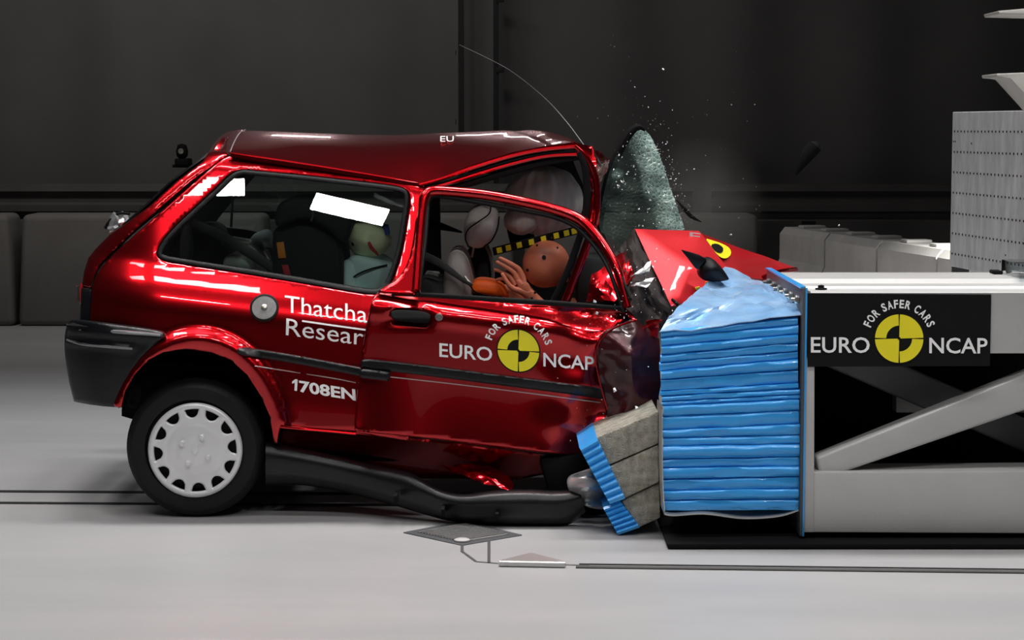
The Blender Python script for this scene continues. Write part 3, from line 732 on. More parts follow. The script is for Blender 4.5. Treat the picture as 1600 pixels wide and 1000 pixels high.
# fine glass dust
m = MB(); q = random.Random(11)
def tet(c, s):
    p = [c + Vector((q.uniform(-1, 1), q.uniform(-1, 1), q.uniform(-1, 1))) * s for _ in range(4)]
    m.add(p, [(0, 1, 2), (0, 3, 1), (1, 3, 2), (2, 3, 0)])
for _ in range(520):
    r = q.random()
    if r < .45: px = 1015 + q.gauss(0, 1) * 14 + (q.random() * 60); py = 205 + (px - 1010) * 2.2 + q.gauss(0, 26)
    elif r < .75: px = q.gauss(960, 60); py = q.gauss(560, 130)
    else: px = q.gauss(1080, 120); py = q.gauss(250, 90)
    if px > 1200 or py > 840 or py < 40 or (px > 1030 and py > 350) : continue
    tet(W(px, py, q.uniform(-.35, .6) if py > 420 else q.uniform(.1, 1.2)), q.choice((.0016, .002, .0026, .004)))
for _ in range(60): tet(W(q.uniform(960, 1060), q.uniform(380, 500), q.uniform(-.3, .0)), q.choice((.002, .003, .005)))
for _ in range(70):
    py = q.uniform(225, 355); px = 962 + (py - 225) * -.12 + q.random() * (50 + (py - 225) * .35)
    tet(W(px, py, .70), q.choice((.002, .003, .004, .006)))
for px, py in ((968, 276), (972, 281), (977, 286), (982, 270), (990, 262), (998, 252), (1012, 300), (1020, 312), (1030, 322), (975, 340), (1000, 350), (992, 240), (965, 290)):
    for _ in range(3): tet(W(px + q.uniform(-4, 4), py + q.uniform(-3, 3), .71), .006)
o = m.build('glass_dust', M['white'], smooth=0); tag(o, 'fine glass splinters spraying off the shattered windscreen and wing', 'debris', kind='stuff')

# ------------------------------------------------------------------ the car
car = empty('car', (-.62, .8, 0), 'small crashed red three door car with its front crushed against the blue barrier', 'car')
_s = np.arange(-330, 330.0)
_y = np.interp(_s, [-300, -262, -245, -100, -84, -50, -30, -14, 20, 45, 110, 170, 260], [.36, .285, .25, .115, .098, .038, .012, 0, -.003, -.006, -.018, -.024, .01])
_k = np.exp(-np.linspace(-2, 2, 19) ** 2); _k /= _k.sum(); _y = np.convolve(np.pad(_y, 9, 'edge'), _k, 'valid')
def S_(x, y): return y - (500 + .12 * (x - 300))
def body(x, y):
    x = np.asarray(x, float); y = np.asarray(y, float)
    Y = np.interp(S_(x, y), _s, _y)
    Y = Y + .16 * np.clip((250 - x) / 150, 0, 1.3) ** 2
    r = np.sqrt(((x - 308) / 122) ** 2 + ((y - 700) / 153) ** 2)
    t = np.clip((1.26 - r) / .14, 0, 1); t = t * t * (3 - 2 * t)
    return Y - .042 * t * (np.clip((720 - y) / 60, 0, 1)) * (1 - .4 * np.clip((1.10 - r) / .1, 0, 1) ** 2)
def inset(poly, d, sm=1):
    L = np.array(dedupe(densify(poly, 6))); t = np.roll(L, -1, 0) - np.roll(L, 1, 0)
    nn = np.stack([-t[:, 1], t[:, 0]], 1) / (np.linalg.norm(t, axis=1)[:, None] + 1e-9)
    Q = L + nn * d
    if inside(Q[:, 0], Q[:, 1], [tuple(p) for p in L]).mean() < .5: Q = L - nn * d
    return [tuple(q) for q in Q]
def off(f, d): return lambda x, y: f(x, y) + d

q_out = [(360, 242), (376, 243), (450, 254), (550, 270), (640, 286), (668, 293), (668, 300), (664, 340), (655, 430), (650, 470), (640, 560), (640, 690), (553, 675), (480, 670), (438, 667), (433, 692),
         (428, 692), (421, 650), (408, 620), (386, 586), (360, 563), (330, 551), (290, 546), (255, 551), (232, 563), (210, 587), (196, 612), (190, 637),
         (180, 636), (150, 600), (140, 560), (140, 505), (144, 448), (152, 428), (165, 409), (184, 391), (208, 369), (258, 325), (302, 286), (348, 247)]
win = chaikin([(380, 265), (380, 265), (470, 273), (560, 283), (625, 291), (637, 298), (640, 312), (634, 350), (627, 395), (612, 440), (600, 457), (580, 461), (490, 445), (400, 430), (275, 411), (250, 406), (244, 396), (252, 378), (275, 352), (300, 329), (340, 292), (362, 270)], 2)
side = panel(q_out, [win], body, .025, 6, 3).build('side_panel', M['paint'], car, 50)
sl = panel(win, [inset(win, 8)], off(body, -.002), .02, 5, 3).build('window_seal', M['rubber'], car, 50)
def flatpane(x, y): return .122 + (-100 - S_(x, y)) * .000931 + .16 * np.clip((250 - np.asarray(x)) / 150, 0, 1.3) ** 2
panel(inset(win, 6), (), flatpane, .005, 16, 0).build('quarter_window', M['glass'], car, 60)

# roof
nearE = [(360, 239), (400, 246), (500, 261), (600, 277), (655, 286), (690, 276), (740, 257), (800, 238), (850, 228), (897, 222), (925, 233)]
topE = [(382, 203), (430, 205), (500, 208.5), (560, 210.5), (620, 210.5), (690, 207.5), (740, 205.5), (790, 203.5), (832, 203), (890, 216), (950, 247)]
ts = np.linspace(0, 10, 91)
nx = np.interp(ts, range(11), [p[0] for p in nearE]); ny = np.interp(ts, range(11), [p[1] for p in nearE])
tx = np.interp(ts, range(11), [p[0] for p in topE]); ty = np.interp(ts, range(11), [p[1] for p in topE])
k5 = np.array([1, 2, 1.]) / 4
ty = np.convolve(np.pad(ty, 1, 'edge'), k5, 'valid')
P = []; NRx, NRz, FRz = [], [], []
for i in range(len(ts)):
    row = []; Yn = .262
    a = W(nx[i], ny[i], Yn); b = W(tx[i], ty[i], .95)
    NRx.append(a.x); NRz.append(a.z); FRz.append(b.z - .055)
    for j in range(25):
        Y = Yn + (1.345 - Yn) * j / 24
        if Y < .95:
            v = (Y - Yn) / (.95 - Yn); f = 1 - (1 - v) ** 1.9
            p = Vector((a.x + (b.x - a.x) * v, Y, a.z + (b.z - a.z) * f))
        else:
            v = (Y - .95) / (1.345 - .95); p = Vector((b.x, Y, b.z - .055 * v * v))
        g = min(1, max(0, (ts[i] - 6) / 2.5))
        p.z += g * .011 * mnoise.noise(Vector((p.x * 9, p.y * 5, 1))) * sin(pi * min(1, j / 18)) + .004 * mnoise.noise(Vector((p.x * 3, p.y * 3, 5))) * (1 if 0 < j < 24 else 0)
        # folded ridge that runs back from the front edge
        dd = (p.x - (.03 + (p.y - .95) * -.22)); p.z -= .0 if j == 0 else .010 * math.exp(-(dd / .035) ** 2) * (1 if p.y < .95 else .4)
        row.append(p)
    P.append(row)
MB().slab(P, (0, 0, -.014)).build('roof', M['paint'], car, 32)
MB().slab([[p + Vector((0, 0, -.018)) for p in r[1:-1]] for r in P], (0, 0, -.012)).build('headlining', M['inner'], car, 40)
# gutters and seals along the near rail
def px_tube(pts, r, Y, n=8, sm=6, flat=None):
    pts = [W(p[0], p[1], (Y if not callable(Y) else float(Y(p[0], p[1]))) if len(p) < 3 else p[2]) for p in pts]
    q = smoothline(pts, sm) if sm else pts
    if hasattr(r, '__len__'): r = list(np.interp(np.linspace(0, len(r) - 1, len(q)), range(len(r)), r))
    return MB().tube(q, r, n, flat=flat)
px_tube([(360, 240), (450, 252.5), (550, 268.5), (640, 284), (663, 290)], .006, .268).build('roof_gutter', M['paint'], car)
px_tube([(357, 243), (450, 256), (550, 272), (640, 287.5), (663, 293)], .0045, .272).build('gutter_seal', M['rubber'], car)
px_tube([(655, 289), (690, 279.5), (740, 262), (800, 244), (850, 234), (900, 229)], .008, .262).build('roof_gutter', M['paint'], car)
px_tube([(664, 292), (700, 283), (750, 266), (800, 251), (850, 240), (903, 236)], .005, .272).build('gutter_seal', M['rubber'], car)
px_tube([(672, 295), (710, 284), (755, 269.5), (805, 255), (855, 244), (905, 241)], .008, .27).build('door_opening_rail', M['paint'], car)
px_tube([(690, 299), (740, 285), (790, 270), (850, 254), (910, 244)], .014, .29, flat=(1, .6)).build('door_opening_seal', M['rubber'], car)
# front header and bent pillar
H = {k: W(*v) for k, v in dict(a=(893, 221, .26), b=(925, 229, .30), c=(952, 249, .45), d=(950, 262, .45), e=(936, 292, .30), f=(936, 350, .20), g=(920, 352, .22), h=(926, 300, .27), i=(915, 264, .28), j=(898, 240, .27), k=(932, 262, .24)).items()}
MB().crumple([(H['a'], H['b'], H['j']), (H['b'], H['k'], H['j']), (H['b'], H['c'], H['k']), (H['c'], H['d'], H['k']), (H['d'], H['e'], H['k']), (H['e'], H['h'], H['k']), (H['h'], H['i'], H['k']), (H['i'], H['j'], H['k']), (H['e'], H['f'], H['g']), (H['e'], H['g'], H['h'])], 4, .010, 26, .008, 2).build('windscreen_pillar', M['paint'], car, 40)
px_tube([(898, 228), (916, 246), (930, 275), (933, 310), (930, 345), (916, 385), (900, 430), (883, 474)], [.008, .011, .013, .014, .014, .017, .017, .018], .2, 12, flat=(1, .7)).build('windscreen_pillar', M['paint'], car)
px_tube([(904, 238), (914, 262), (917, 300), (914, 340), (901, 385), (884, 430), (862, 475)], [.010, .014, .015, .014, .014, .013, .013], .19, 10, flat=(1, .6)).build('pillar_seal', M['rubber'], car)

# tailgate
band = [(381, 203), (372, 202.5), (356, 206), (343, 214), (333, 226), (317, 252), (275, 284), (235, 321), (200, 347), (172, 366), (150, 388), (138, 403), (131, 425), (128, 446), (141, 449), (147, 430), (155, 414), (180, 389), (205, 364), (255, 321), (300, 283), (357, 241)]
seam = [(141, 449), (147, 430), (155, 414), (180, 389), (205, 364), (255, 321), (300, 283), (357, 241), (381, 203)]
def segopen(x, y, L):
    d = np.full(np.shape(x), 1e9)
    for a, b in zip(L[:-1], L[1:]): d = np.minimum(d, segdist(x, y, [a, b]))
    return d
def tailY(x, y): return body(x, y) + .002 + .00004 * segopen(x, y, seam[:-1]) ** 2 * 2 + np.clip((240 - y) / 37, 0, 1) * .62 * np.clip((y < 241), 0, 1)
tg = panel(band, (), tailY, .02, 5, 2).build('tailgate', M['paint'], car, 50)
sil = [(372, 203, .9), (343, 215, .55), (334, 228, .46), (317, 253, .42), (275, 285, .40), (235, 322, .38), (187, 356, .36), (172, 367, .34), (150, 389, .34), (138, 404, .33), (132, 426, .33), (130, 446, .33)]
sw = [W(*s) + Vector((.012, 0, 0)) for s in sil]; P = []
for p in sw:
    y0 = p.y; P.append([Vector((p.x - .03 * sin(pi * k / 12), y0 + (1.6 - y0 - y0) * k / 12 if y0 < .7 else y0 + .01 * k, p.z)) for k in range(13)])
px_tube([(142, 449), (147, 430), (156, 413), (181, 388), (206, 363), (256, 321), (301, 283), (358, 241)], .010, lambda x, y: float(body(x, y)) + .022, 6).build('tailgate_seal', M['rubber'], tg)
MB().slab(P[1:], (.02, 0, 0)).build('tailgate_skin', M['paint'], car, 40)
gs = [W(332, 232, .47), W(320, 243, .43), W(290, 264, .40), W(262, 286, .40), W(226, 320, .38), W(200, 343, .37), W(190, 352, .37)]
MB().slab([[p + Vector((-.020 * sin(pi * k / 12), (.75) * k / 12, 0)) for k in range(13)] for p in gs], (.012, 0, 0)).build('tailgate_glass', M['rubber'], tg, 40)
px_tube([(383, 203), (374, 209), (366, 222), (360, 237)], .0028, lambda x, y: .27 + (239 - y) / 36 * .6, 6).build('roof_seam', M['alu'], tg)
MB().crumple([(W(163, 352, .4), W(178, 333, .4), W(186, 350, .35)), (W(178, 333, .4), W(200, 336, .45), W(186, 350, .35)), (W(163, 352, .4), W(186, 350, .35), W(174, 364, .37)), (W(200, 336, .45), W(205, 345, .4), W(186, 350, .35))], 3, .02, 60, .004, 1).build('wiper_motor', M['silver'], tg)
px_tube([(164, 357), (170, 347), (184, 334), (203, 334)], .006, .4).build('wiper_arm', M['black'], tg)
panel([(127, 450), (143, 451), (141, 508), (125, 506)], (), off(body, .01), .08, 5, 2).build('corner_trim', M['trim'], car)
panel(chaikin([(125, 443), (131, 442), (133, 452), (132, 472), (125, 478), (124, 460)], 1), (), off(body, .03), .1, 4, 2).build('tail_lamp', M['lens'], car)
px_tube([(121, 447), (121, 455), (122, 470)], .006, .22).build('lamp_bezel', M['rail'], car)

# bumper
bo = chaikin([(107, 505), (110, 500), (122, 500), (180, 507), (250, 516), (258, 521), (256, 529), (238, 544), (215, 569), (200, 600), (191, 636), (190, 637), (150, 634), (116, 628), (115, 626), (106, 590), (100, 545), (102, 518)], 1)
def bumpY(x, y): return -.035 + .26 * np.clip((185 - x) / 85, 0, 1.2) ** 2.4 + .02 * np.clip((y - 550) / 85, 0, 1) ** 2 - .010 * np.exp(-((y - 522 - .09 * (x - 180)) / 6.0) ** 2) - .010 * np.exp(-((y - 540 - .09 * (x - 160)) / 4.0) ** 2) * np.clip((212 - x) / 6, 0, 1)
bp = panel(bo, (), bumpY, .03, 5, 5).build('rear_bumper', M['trim'], car, 50)
bl = [W(104, 506, .33), W(101, 525, .3), W(101, 550, .3), (W(107, 590, .28)), W(117, 627, .25)]
MB().slab([[p + Vector((-.02 * sin(pi * k / 12), 1.02 * k / 12, 0)) for k in range(13)] for p in bl], (.04, 0, 0)).build('bumper_cover', M['trim'], bp, 40)
px_tube([(124, 515), (180, 518.5), (225, 521.5), (251, 524)], [.004, .008, .008, .006], lambda x, y: float(bumpY(x, y)) + .001, 8).build('bumper_rib', M['rib_glint'], bp)
px_tube([(105, 531), (130, 538), (170, 542), (207, 545)], [.004, .006, .006, .005], lambda x, y: float(bumpY(x, y)) + .001, 8).build('bumper_rib', M['rib_glint'], bp)
MB().prism([(104, 508), (255, 520), (255, 524), (104, 511)], .02, .5).build('bumper_beam', M['black'], bp)
# towing eye
c = [(197, 604), (222, 600), (219, 632), (212, 639), (203, 638), (197, 630)]
panel(chaikin(c, 1), [[(207 + 5 * cos(a), 627 + 5 * sin(a)) for a in np.linspace(0, 2 * pi, 13)[:-1]]], .10, .012, 3, 1).build('towing_eye', M['black'], car)

# wheel arch liner and underbody
arch = [(190, 640), (196, 612), (210, 587), (232, 563), (255, 551), (290, 546), (330, 551), (360, 563), (386, 586), (408, 620), (421, 650), (430, 700)]
aw = [W(308 + (p[0] - 308) * 1.04, 700 + (p[1] - 700) * 1.03, .05) for p in arch]
MB().slab([[p + Vector((0, .5 * k, 0)) for p in aw] for k in (0, 1)], (0, .0, .012)).build('wheel_arch_liner', M['black'], car, 60)
MB().prism(arch + [(430, 720), (190, 650)], .32, .34).build('wheel_arch_liner', M['black'], car)
MB().box((-1.42, .35, .26), (.55, 1.25, .36), .02).build('floor_pan', M['black'], car)
MB().box((-1.3, .16, .20), (-.0, .34, .30), .02).build('floor_pan', M['black'], car)
MB().box((-1.60, .22, .50), (-1.1, .4, .60), .03).build('boot_floor', M['black'], car)
MB().tube([(-1.22, .2, .274), (-1.22, 1.4, .274)], .03, 12).build('axle', M['black'], car)

# wheel
def make_wheel(Yf, flip):
    c = W(305, 701, .04); c = Vector((c.x, Yf, .276)); R = .2745
    mt = Matrix.Translation(c) @ (Matrix.Rotation(pi / 2, 4, 'X') if not flip else Matrix.Rotation(-pi / 2, 4, 'X'))
    # local z points out of the car
    tyre = MB().lathe([(.19, -.02), (.196, .004), (.215, .010), (.245, .008), (.262, -.004), (.271, -.018), (R - .001, -.03)] + [(R - (.004 if k % 2 else 0), -.035 - .006 * (k // 2 * 2) - .0015 * (k % 2)) for k in range(14)] + [(R, -.13), (.268, -.145), (.25, -.158), (.2, -.155), (.19, -.14)], mt, 96)
    ob = tyre.build('wheel', M['tyre'], car, 30)
    MB().lathe([(.0, -.03), (.12, -.03), (.17, -.045), (.192, -.02), (.193, -.14), (.0, -.14)], mt, 48).build('rim', M['black'], ob)
    return ob, mt
wh, mt = make_wheel(.02, False)
cx, cy = 305, 703.5
def capY(x, y):
    r = np.hypot(x - cx, y - cy) / 74.0
    Y = .012 - .022 * np.clip(1 - r ** 2 * .9, 0, 1) ** .8
    Y = Y - .006 * np.exp(-((r - .93) / .06) ** 2) - .004 * (1 / (1 + np.exp((r - .36) / .015))) + .004 * np.exp(-((r - .60) / .06) ** 2)
    return Y
hol = []
for k in range(12):
    a0 = radians(95 + 30 * k); h = []
    for t in np.linspace(-1, 1, 9): h.append((64.5, a0 + t * .175))
    for t in np.linspace(1, -1, 11)[1:-1]: h.append((64.5 - 13.5 * sqrt(1 - t * t), a0 + t * .185))
    hol.append([(cx + r * cos(a), cy - r * sin(a)) for r, a in h])
hc = panel([(cx + 74 * cos(a), cy + 74 * sin(a)) for a in np.linspace(0, 2 * pi, 97)[:-1]], hol, capY, .008, 3.2, 2.5).build('hubcap', M['cap'], wh, 60)
for a in (62, 152, 242, 332):
    x, y = cx + 23 * cos(radians(a + 0)), cy - 23 * sin(radians(a))
    p = W(x, y, float(capY(x, y)))
    MB().lathe([(.014, -.002), (.014, .003), (.011, .004), (.0105, .012), (.008, .014)], Matrix.Translation(p) @ Matrix.Rotation(pi / 2, 4, 'X'), 20).build('wheel_bolt', M['cap'], hc)
p = W(cx, cy, float(capY(cx, cy)))
MB().prism([(cx - 5, cy - 7), (cx + 5, cy - 9), (cx + 4, cy + 2), (cx - 1, cy + 9), (cx - 6, cy + 2)], p.y - .003, p.y + .004, .001).build('centre_badge', M['cap'], hc)
make_wheel(1.58, True)

# fuel filler, mouldings, rear wing details
yb = lambda x, y: float(body(x, y))
p = W(413, 481, yb(413, 481))
nrm = (W(413, 470, yb(413, 470)) - W(413, 492, yb(413, 492))).cross(Vector((1, 0, 0))).normalized()
if nrm.y > 0: nrm = -nrm
q = Matrix.Translation(p) @ nrm.to_track_quat('Z', 'Y').to_matrix().to_4x4()
ff = MB().lathe([(.057, -.01), (.057, .004), (.050, .006), (.048, .003)], q, 40).build('filler_surround', M['rubber'], car)
MB().lathe([(.048, -.003), (.048, .004), (.02, .0055), (.0, .0055)], q, 40).build('filler_cap', M['grate'], ff)
MB().lathe([(.012, .004), (.012, .009), (.009, .011)], q, 24).build('filler_lock', M['bolt'], ff)
ml = lambda d: (lambda x, y: body(x, y) + d)
def strip(line, w, f, name, m, thick=.02, rnd=4, sm=0, par=None):
    L = chaikin(line, 2, False); wd = [w * min(1, .55 + .45 * min(i, 3) / 3) for i in range(len(L))]
    return strip_px(L, wd, f, thick, step=3.5, rnd=rnd).build(name, m, par or car, 50)
strip([(371, 548), (410, 553), (470, 563), (563, 581), (585, 586)], 14, lambda x, y: body(x, y) - .016 - .03 * np.clip((x - 540) / 30, 0, 1), 'side_moulding', M['trim'])
px_tube([(398, 572), (450, 580), (520, 591), (556, 598)], .0022, lambda x, y: yb(x, y) - .001, 6).build('swage_line', M['alu'], car)
px_tube([(438, 667), (480, 671), (520, 674.5), (556, 678)], .005, lambda x, y: yb(x, y) - .004, 8).build('swage_line', M['paint'], car)
# lettering on the rear wing
dc = text_mb('Thatcham', (445, 487.5), (603, 508.5), (0, -28), body, .0).build('lettering', M['white'], car, 0)
text_mb('Research', (446.5, 523.5), (607, 545), (1, -28), body, .0).build('lettering', M['white'], car, 0)
strip_px([(472, 501.5), (520, 508.5), (575, 516)], 2.6, ml(-.003), .002, step=4, rnd=0).build('lettering_rule', M['white'], car, 0)
panel([(460, 610.3), (464, 611), (465, 593), (461.5, 592.5), (456.5, 596), (456.3, 599.5), (460.6, 598)], (), off(body, -.003), .001, 4, 0).build('lettering', M['white'], car, 0)
text_mb('708EN', (468, 611.5), (556, 625.5), (-1, -17.5), body, .03).build('lettering', M['white'], car, 0)
text_mb('EU', (688, 221), (709, 221), (0, -9), lambda x, y: np.interp(y, [209, 213, 222], [.84, .76, .63]), .0, .04).build('roof_lettering', M['white'], car, 0)

# sill: dark red box section, then the long torn plastic cover
def sillY(x, y): return .07 + .0004 * (y - 665) + 0 * x
panel([(434, 666), (560, 674), (700, 690), (860, 712), (880, 735), (800, 752), (720, 748), (650, 748), (520, 716), (437, 697)], (), lambda x, y: .05 + .0022 * np.clip(y - 668 - .12 * (x - 440), -5, 80) * 1.8, .1, 7, 4).build('sill', M['paint'], car)
up_ = chaikin([(415, 690), (450, 697), (520, 711), (585, 727), (640, 737), (662, 752), (690, 768), (725, 774), (770, 767), (820, 765), (870, 768), (905, 765)], 2, False)
lo_ = chaikin([(415, 757), (470, 757), (520, 765), (575, 778), (620, 791), (670, 806), (700, 814), (740, 819), (800, 822), (860, 823), (890, 822), (915, 800)], 2, False)
P = []
for a, b in zip(up_, lo_):
    s = min(1, max(0, (a[0] - 520) / 260)); s = s * s * (3 - 2 * s); row = []
    for k in range(15):
        v = k / 14; x, y = a[0] + (b[0] - a[0]) * v, a[1] + (b[1] - a[1]) * v
        Y = -.01 - .20 * s + .035 * (1 - sin(min(1, v * 2.2) * pi / 2)) ** 1.2 + .02 * v * v + .05 * (max(0, v - .75) / .25) ** 2
        if k == 0: Y += .05
        row.append(W(x, y, Y))
    P.append(row)
sc = MB().slab(P, (0, .012, 0)).build('sill_cover', M['trim'], car, 50)
for x, y in ((617, 780), (691, 801), (776, 808)):
    MB().prism([(x - 2, y - 5), (x + 3, y - 5), (x + 4, y + 6), (x - 1, y + 6)], -.15 - .00025 * (x - 617) - .06, -.1 - .00025 * (x - 617), .001).build('clip', M['black'], sc)
t_ = [(688, 726, .10), (730, 726, .12), (765, 728, .12), (792, 742, .08), (801, 752, .03), (803, 767, -.06), (765, 757, -.05), (725, 744, -.02)]
tw = [W(*v) for v in t_]; mdl = W(755, 741, .0)
MB().crumple([(tw[i], tw[(i + 1) % 8], mdl) for i in range(8)], 4, .012, 40, .003, 5).build('torn_sill_end', M['paint'], car, 40)

# door: torn back and outward, so it laps over the rear wing
d_out = [(590, 457), (597, 452), (640, 458), (700, 463), (780, 470), (850, 475), (920, 481), (978, 487), (982, 498), (958, 512), (940, 525), (931, 545), (935, 570), (948, 600), (949, 640), (944, 680), (930, 712), (900, 712), (860, 709), (800, 702), (700, 689), (620, 680), (556, 674), (553, 670), (556, 630), (562, 580), (568, 530), (578, 480), (584, 462)]
def doorY(x, y):
    s = S_(x, y)
    Y = -.045 + .0 * x
    Y = Y + .050 * np.clip((-58 - s) / 16, 0, 1.6) ** 1.3 - .004 * np.exp(-((s + 45) / 6) ** 2)
    Y = Y - .05 * np.clip((660 - x) / 100, 0, 1) ** 1.5 * np.clip((y - 560) / 100, 0, 1.2) ** 1.5 + .00008 * np.clip(x - 600, 0, 400)
    Y = Y - .020 * np.clip((y - 480 - .12 * (x - 560) - 95) / 110, 0, 1) ** 2 * np.clip((x - 600) / 120, 0, 1)
    w = np.clip((x - 800) / 130, 0, 1) ** 2
    Y = Y + w * (.022 * np.sin(x * .055 + y * .03) + .014 * np.sin(y * .09 - x * .02) + .03)
    Y = Y + .02 * np.exp(-(((x - 642) / 34) ** 4 + ((y - 496) / 12) ** 4))
    return Y
dr = panel(chaikin(d_out, 1), (), doorY, .03, 6, 3.5).build('door', M['paint'], car, 50)
fo = [(588, 458), (600, 448), (622, 436), (638, 410), (646, 375), (650, 335), (664, 335), (661, 400), (655, 440), (652, 462), (620, 460)]
def frameY(x, y): return .01 + np.interp(y, [288, 460], [.20, -.035])
wf = panel(chaikin(fo, 1), (), frameY, .03, 4, 4).build('window_frame', M['paint'], dr, 50)
px_tube([(650, 455), (655, 385), (660, 330), (664, 308), (675, 299), (705, 299.5), (760, 305), (815, 315), (865, 327), (902, 341), (926, 362), (948, 391), (966, 426), (981, 480)], [.018, .017, .018, .022, .022, .021, .021, .021, .021, .023, .022, .020, .018, .015], frameY, 16, 8).build('window_frame', M['paint'], dr, 60)
fs = [(652, 462), (656, 440), (664, 380), (668, 330), (670, 314), (678, 306), (700, 308), (740, 315), (800, 326), (860, 338), (895, 352), (918, 372), (940, 400), (955, 430), (975, 488)]
wI = [.008] * 3 + [.009] * 12
px_tube(fs, .009, lambda x, y: float(frameY(x, y)) + .012, 8, 5).build('window_seal', M['rubber'], dr)
px_tube([(930, 368), (950, 400), (968, 432), (984, 468)], .013, lambda x, y: float(frameY(x, y)) - .004, 8, 5, flat=(1, .6)).build('window_seal', M['rubber'], dr)
px_tube([(612, 459), (680, 462), (780, 468.5), (880, 475), (975, 482)], [.008, .010, .011, .011, .008], .01, 10, 5, flat=(1, .7)).build('waist_seal', M['rubber'], dr)
px_tube([(663, 320), (660, 380), (652, 440), (648, 458)], .010, lambda x, y: float(frameY(x, y)) + .03, 8, 5).build('window_channel', M['black'], dr)
strip([(564, 568), (600, 571), (700, 583), (800, 596), (900, 609), (944, 616)], 17, lambda x, y: doorY(x, y) - .014, 'side_moulding', M['trim'], par=dr)
strip([(562, 583), (578, 585), (595, 587), (609, 589)], 15, lambda x, y: doorY(x, y) - .034, 'side_moulding', M['trim'], par=dr)
px_tube([(610, 589), (700, 599), (800, 611), (900, 624), (938, 629)], .0022, lambda x, y: float(doorY(x, y)) - .001, 6).build('swage_line', M['alu'], dr)
hd = panel(chaikin([(612, 483), (672, 487), (673, 503), (664, 506), (614, 501), (610, 492)], 2), (), lambda x, y: doorY(x, y) * 0 - .052 - .0015 * np.clip(y - 486, 0, 12), .02, 3, 3).build('door_handle', M['black'], dr)
px_tube([(611, 504), (616, 508), (640, 510), (664, 512), (669, 509)], .004, lambda x, y: float(doorY(x, y)) - .002, 8).build('handle_lip', M['paint'], dr)
p = W(686, 495.5, float(doorY(686, 496)))
MB().lathe([(.015, -.006), (.015, .003), (.010, .005), (.009, .003), (.0, .003)], Matrix.Translation(p) @ Matrix.Rotation(pi / 2, 4, 'X'), 24).build('door_lock', M['grate'], dr)
logo(dr, (810, 548), 33.5, doorY, ((686.5, 557), (769, 564), (0, -22)), ((849, 572), (928, 578.5), (0, -22)), (44, 11.5, 163, 14), .07)

# far side of the body, mirrored, with its own lining
zb = W(500, 430, 0).z
NRx_, NRz_, FRz_ = map(np.array, (NRx, NRz, FRz)); o_ = np.argsort(NRx_)
def mirror(inb=0.0):
    def f(p):
        x, y, z = p; zn = np.interp(x, NRx_[o_], NRz_[o_]); zf = np.interp(x, NRx_[o_], FRz_[o_]); t = min(1.1, max(0, (z - zb) / max(.05, zn - zb)))
        return (x, 1.6 - y - inb, z + (zf - zn) * t * t * (3 - 2 * min(1, t)))
    return f
hole2 = chaikin([(668, 310), (668, 310), (760, 298), (840, 268), (888, 268), (930, 330), (960, 470), (960, 470), (668, 458), (668, 458)], 1)
f_out = [(360, 244), (450, 256), (550, 271), (655, 289), (740, 262), (850, 233), (905, 232), (940, 300), (990, 470), (1000, 640), (900, 700), (640, 695)] + q_out[13:]
def bodyF(x, y): return np.maximum(0, body(x, y)) * np.where(x > 640, 1.0, 1)
panel(f_out, [win, hole2], bodyF, .02, 12, 2, post=mirror()).build('far_side_panel', M['paint'], car, 50)
panel(f_out, [inset(win, 6), inset(hole2, 4)], bodyF, .012, 14, 0, post=mirror(.035)).build('cabin_lining', M['inner'], car, 50)
panel(inset(win, 2), (), bodyF, .004, 25, 0, post=mirror(.01)).build('far_quarter_window', M['glass'], car, 60)

# crushed front: wing, inner metal, bonnet
wc = [(932, 545, -.01), (942, 522, -.02), (965, 506, -.01), (995, 500, .02), (1018, 512, .05), (1030, 530, .06), (1032, 655, .02), (1000, 665, -.02), (965, 690, .0), (946, 700, .03), (949, 640, .01), (938, 590, .0)]
ww = [W(*v) for v in wc]; c0 = W(985, 550, -.10); c1 = W(990, 610, -.07)
tr = [(ww[i], ww[(i + 1) % 12], c0 if i < 5 or i == 11 else c1) for i in range(12)] + [(ww[5], c0, c1), (ww[11], c1, c0)]
M['wing'] = mat('shaded_red_paint', (.085, .004, .006), .36, .3, .4, col2=(.022, .006, .007), nscale=7)  # the body red darkened in its colour, for the wing in shade
M['bonnet_lit'] = mat('lit_red_paint', (.55, .008, .014), .42, .55, .4, col2=(.60, .012, .018), nscale=5)  # the body red made lighter and less metallic so the bonnet looks lit
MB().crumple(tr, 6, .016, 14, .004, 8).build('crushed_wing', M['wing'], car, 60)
px_tube([(949, 640), (938, 600), (931, 565), (934, 540), (948, 521), (970, 508), (995, 500)], .004, -.03, 6).build('wing_edge', M['paint'], car)
p_ = dict(a=W(992, 358, .42), b=W(1092, 361, .50), c=W(1148, 432, .32), d=W(1049, 478, .08), e=W(1075, 415, .25), f=W(1120, 470, .2))
bn = MB().crumple([(p_['a'], p_['b'], p_['e']), (p_['a'], p_['e'], p_['d']), (p_['b'], p_['c'], p_['e']), (p_['e'], p_['c'], p_['f']), (p_['e'], p_['f'], p_['d'])], 7, .004, 7, .004, 4).build('bonnet', M['bonnet_lit'], car, 28)
g_ = dict(a=W(1092, 362, .52), b=W(1140, 381, .68), c=W(1200, 402, .76), d=W(1246, 419, .82), e=W(1210, 437, .68), f=W(1180, 446, .62), g=W(1150, 432, .50), h=W(1120, 396, .535))
MB().crumple([(g_['a'], g_['b'], g_['h']), (g_['b'], g_['c'], g_['h']), (g_['c'], g_['g'], g_['h']), (g_['c'], g_['d'], g_['e']), (g_['c'], g_['e'], g_['g']), (g_['e'], g_['f'], g_['g'])], 6, .006, 6, .005, 9).build('bonnet_fold', M['bonnet_lit'], bn, 40)
px_tube([(1186, 437, .64), (1200, 430, .66), (1222, 424, .72), (1244, 421, .80)], .010, .9, 8).build('bonnet_lip', M['paint'], bn)
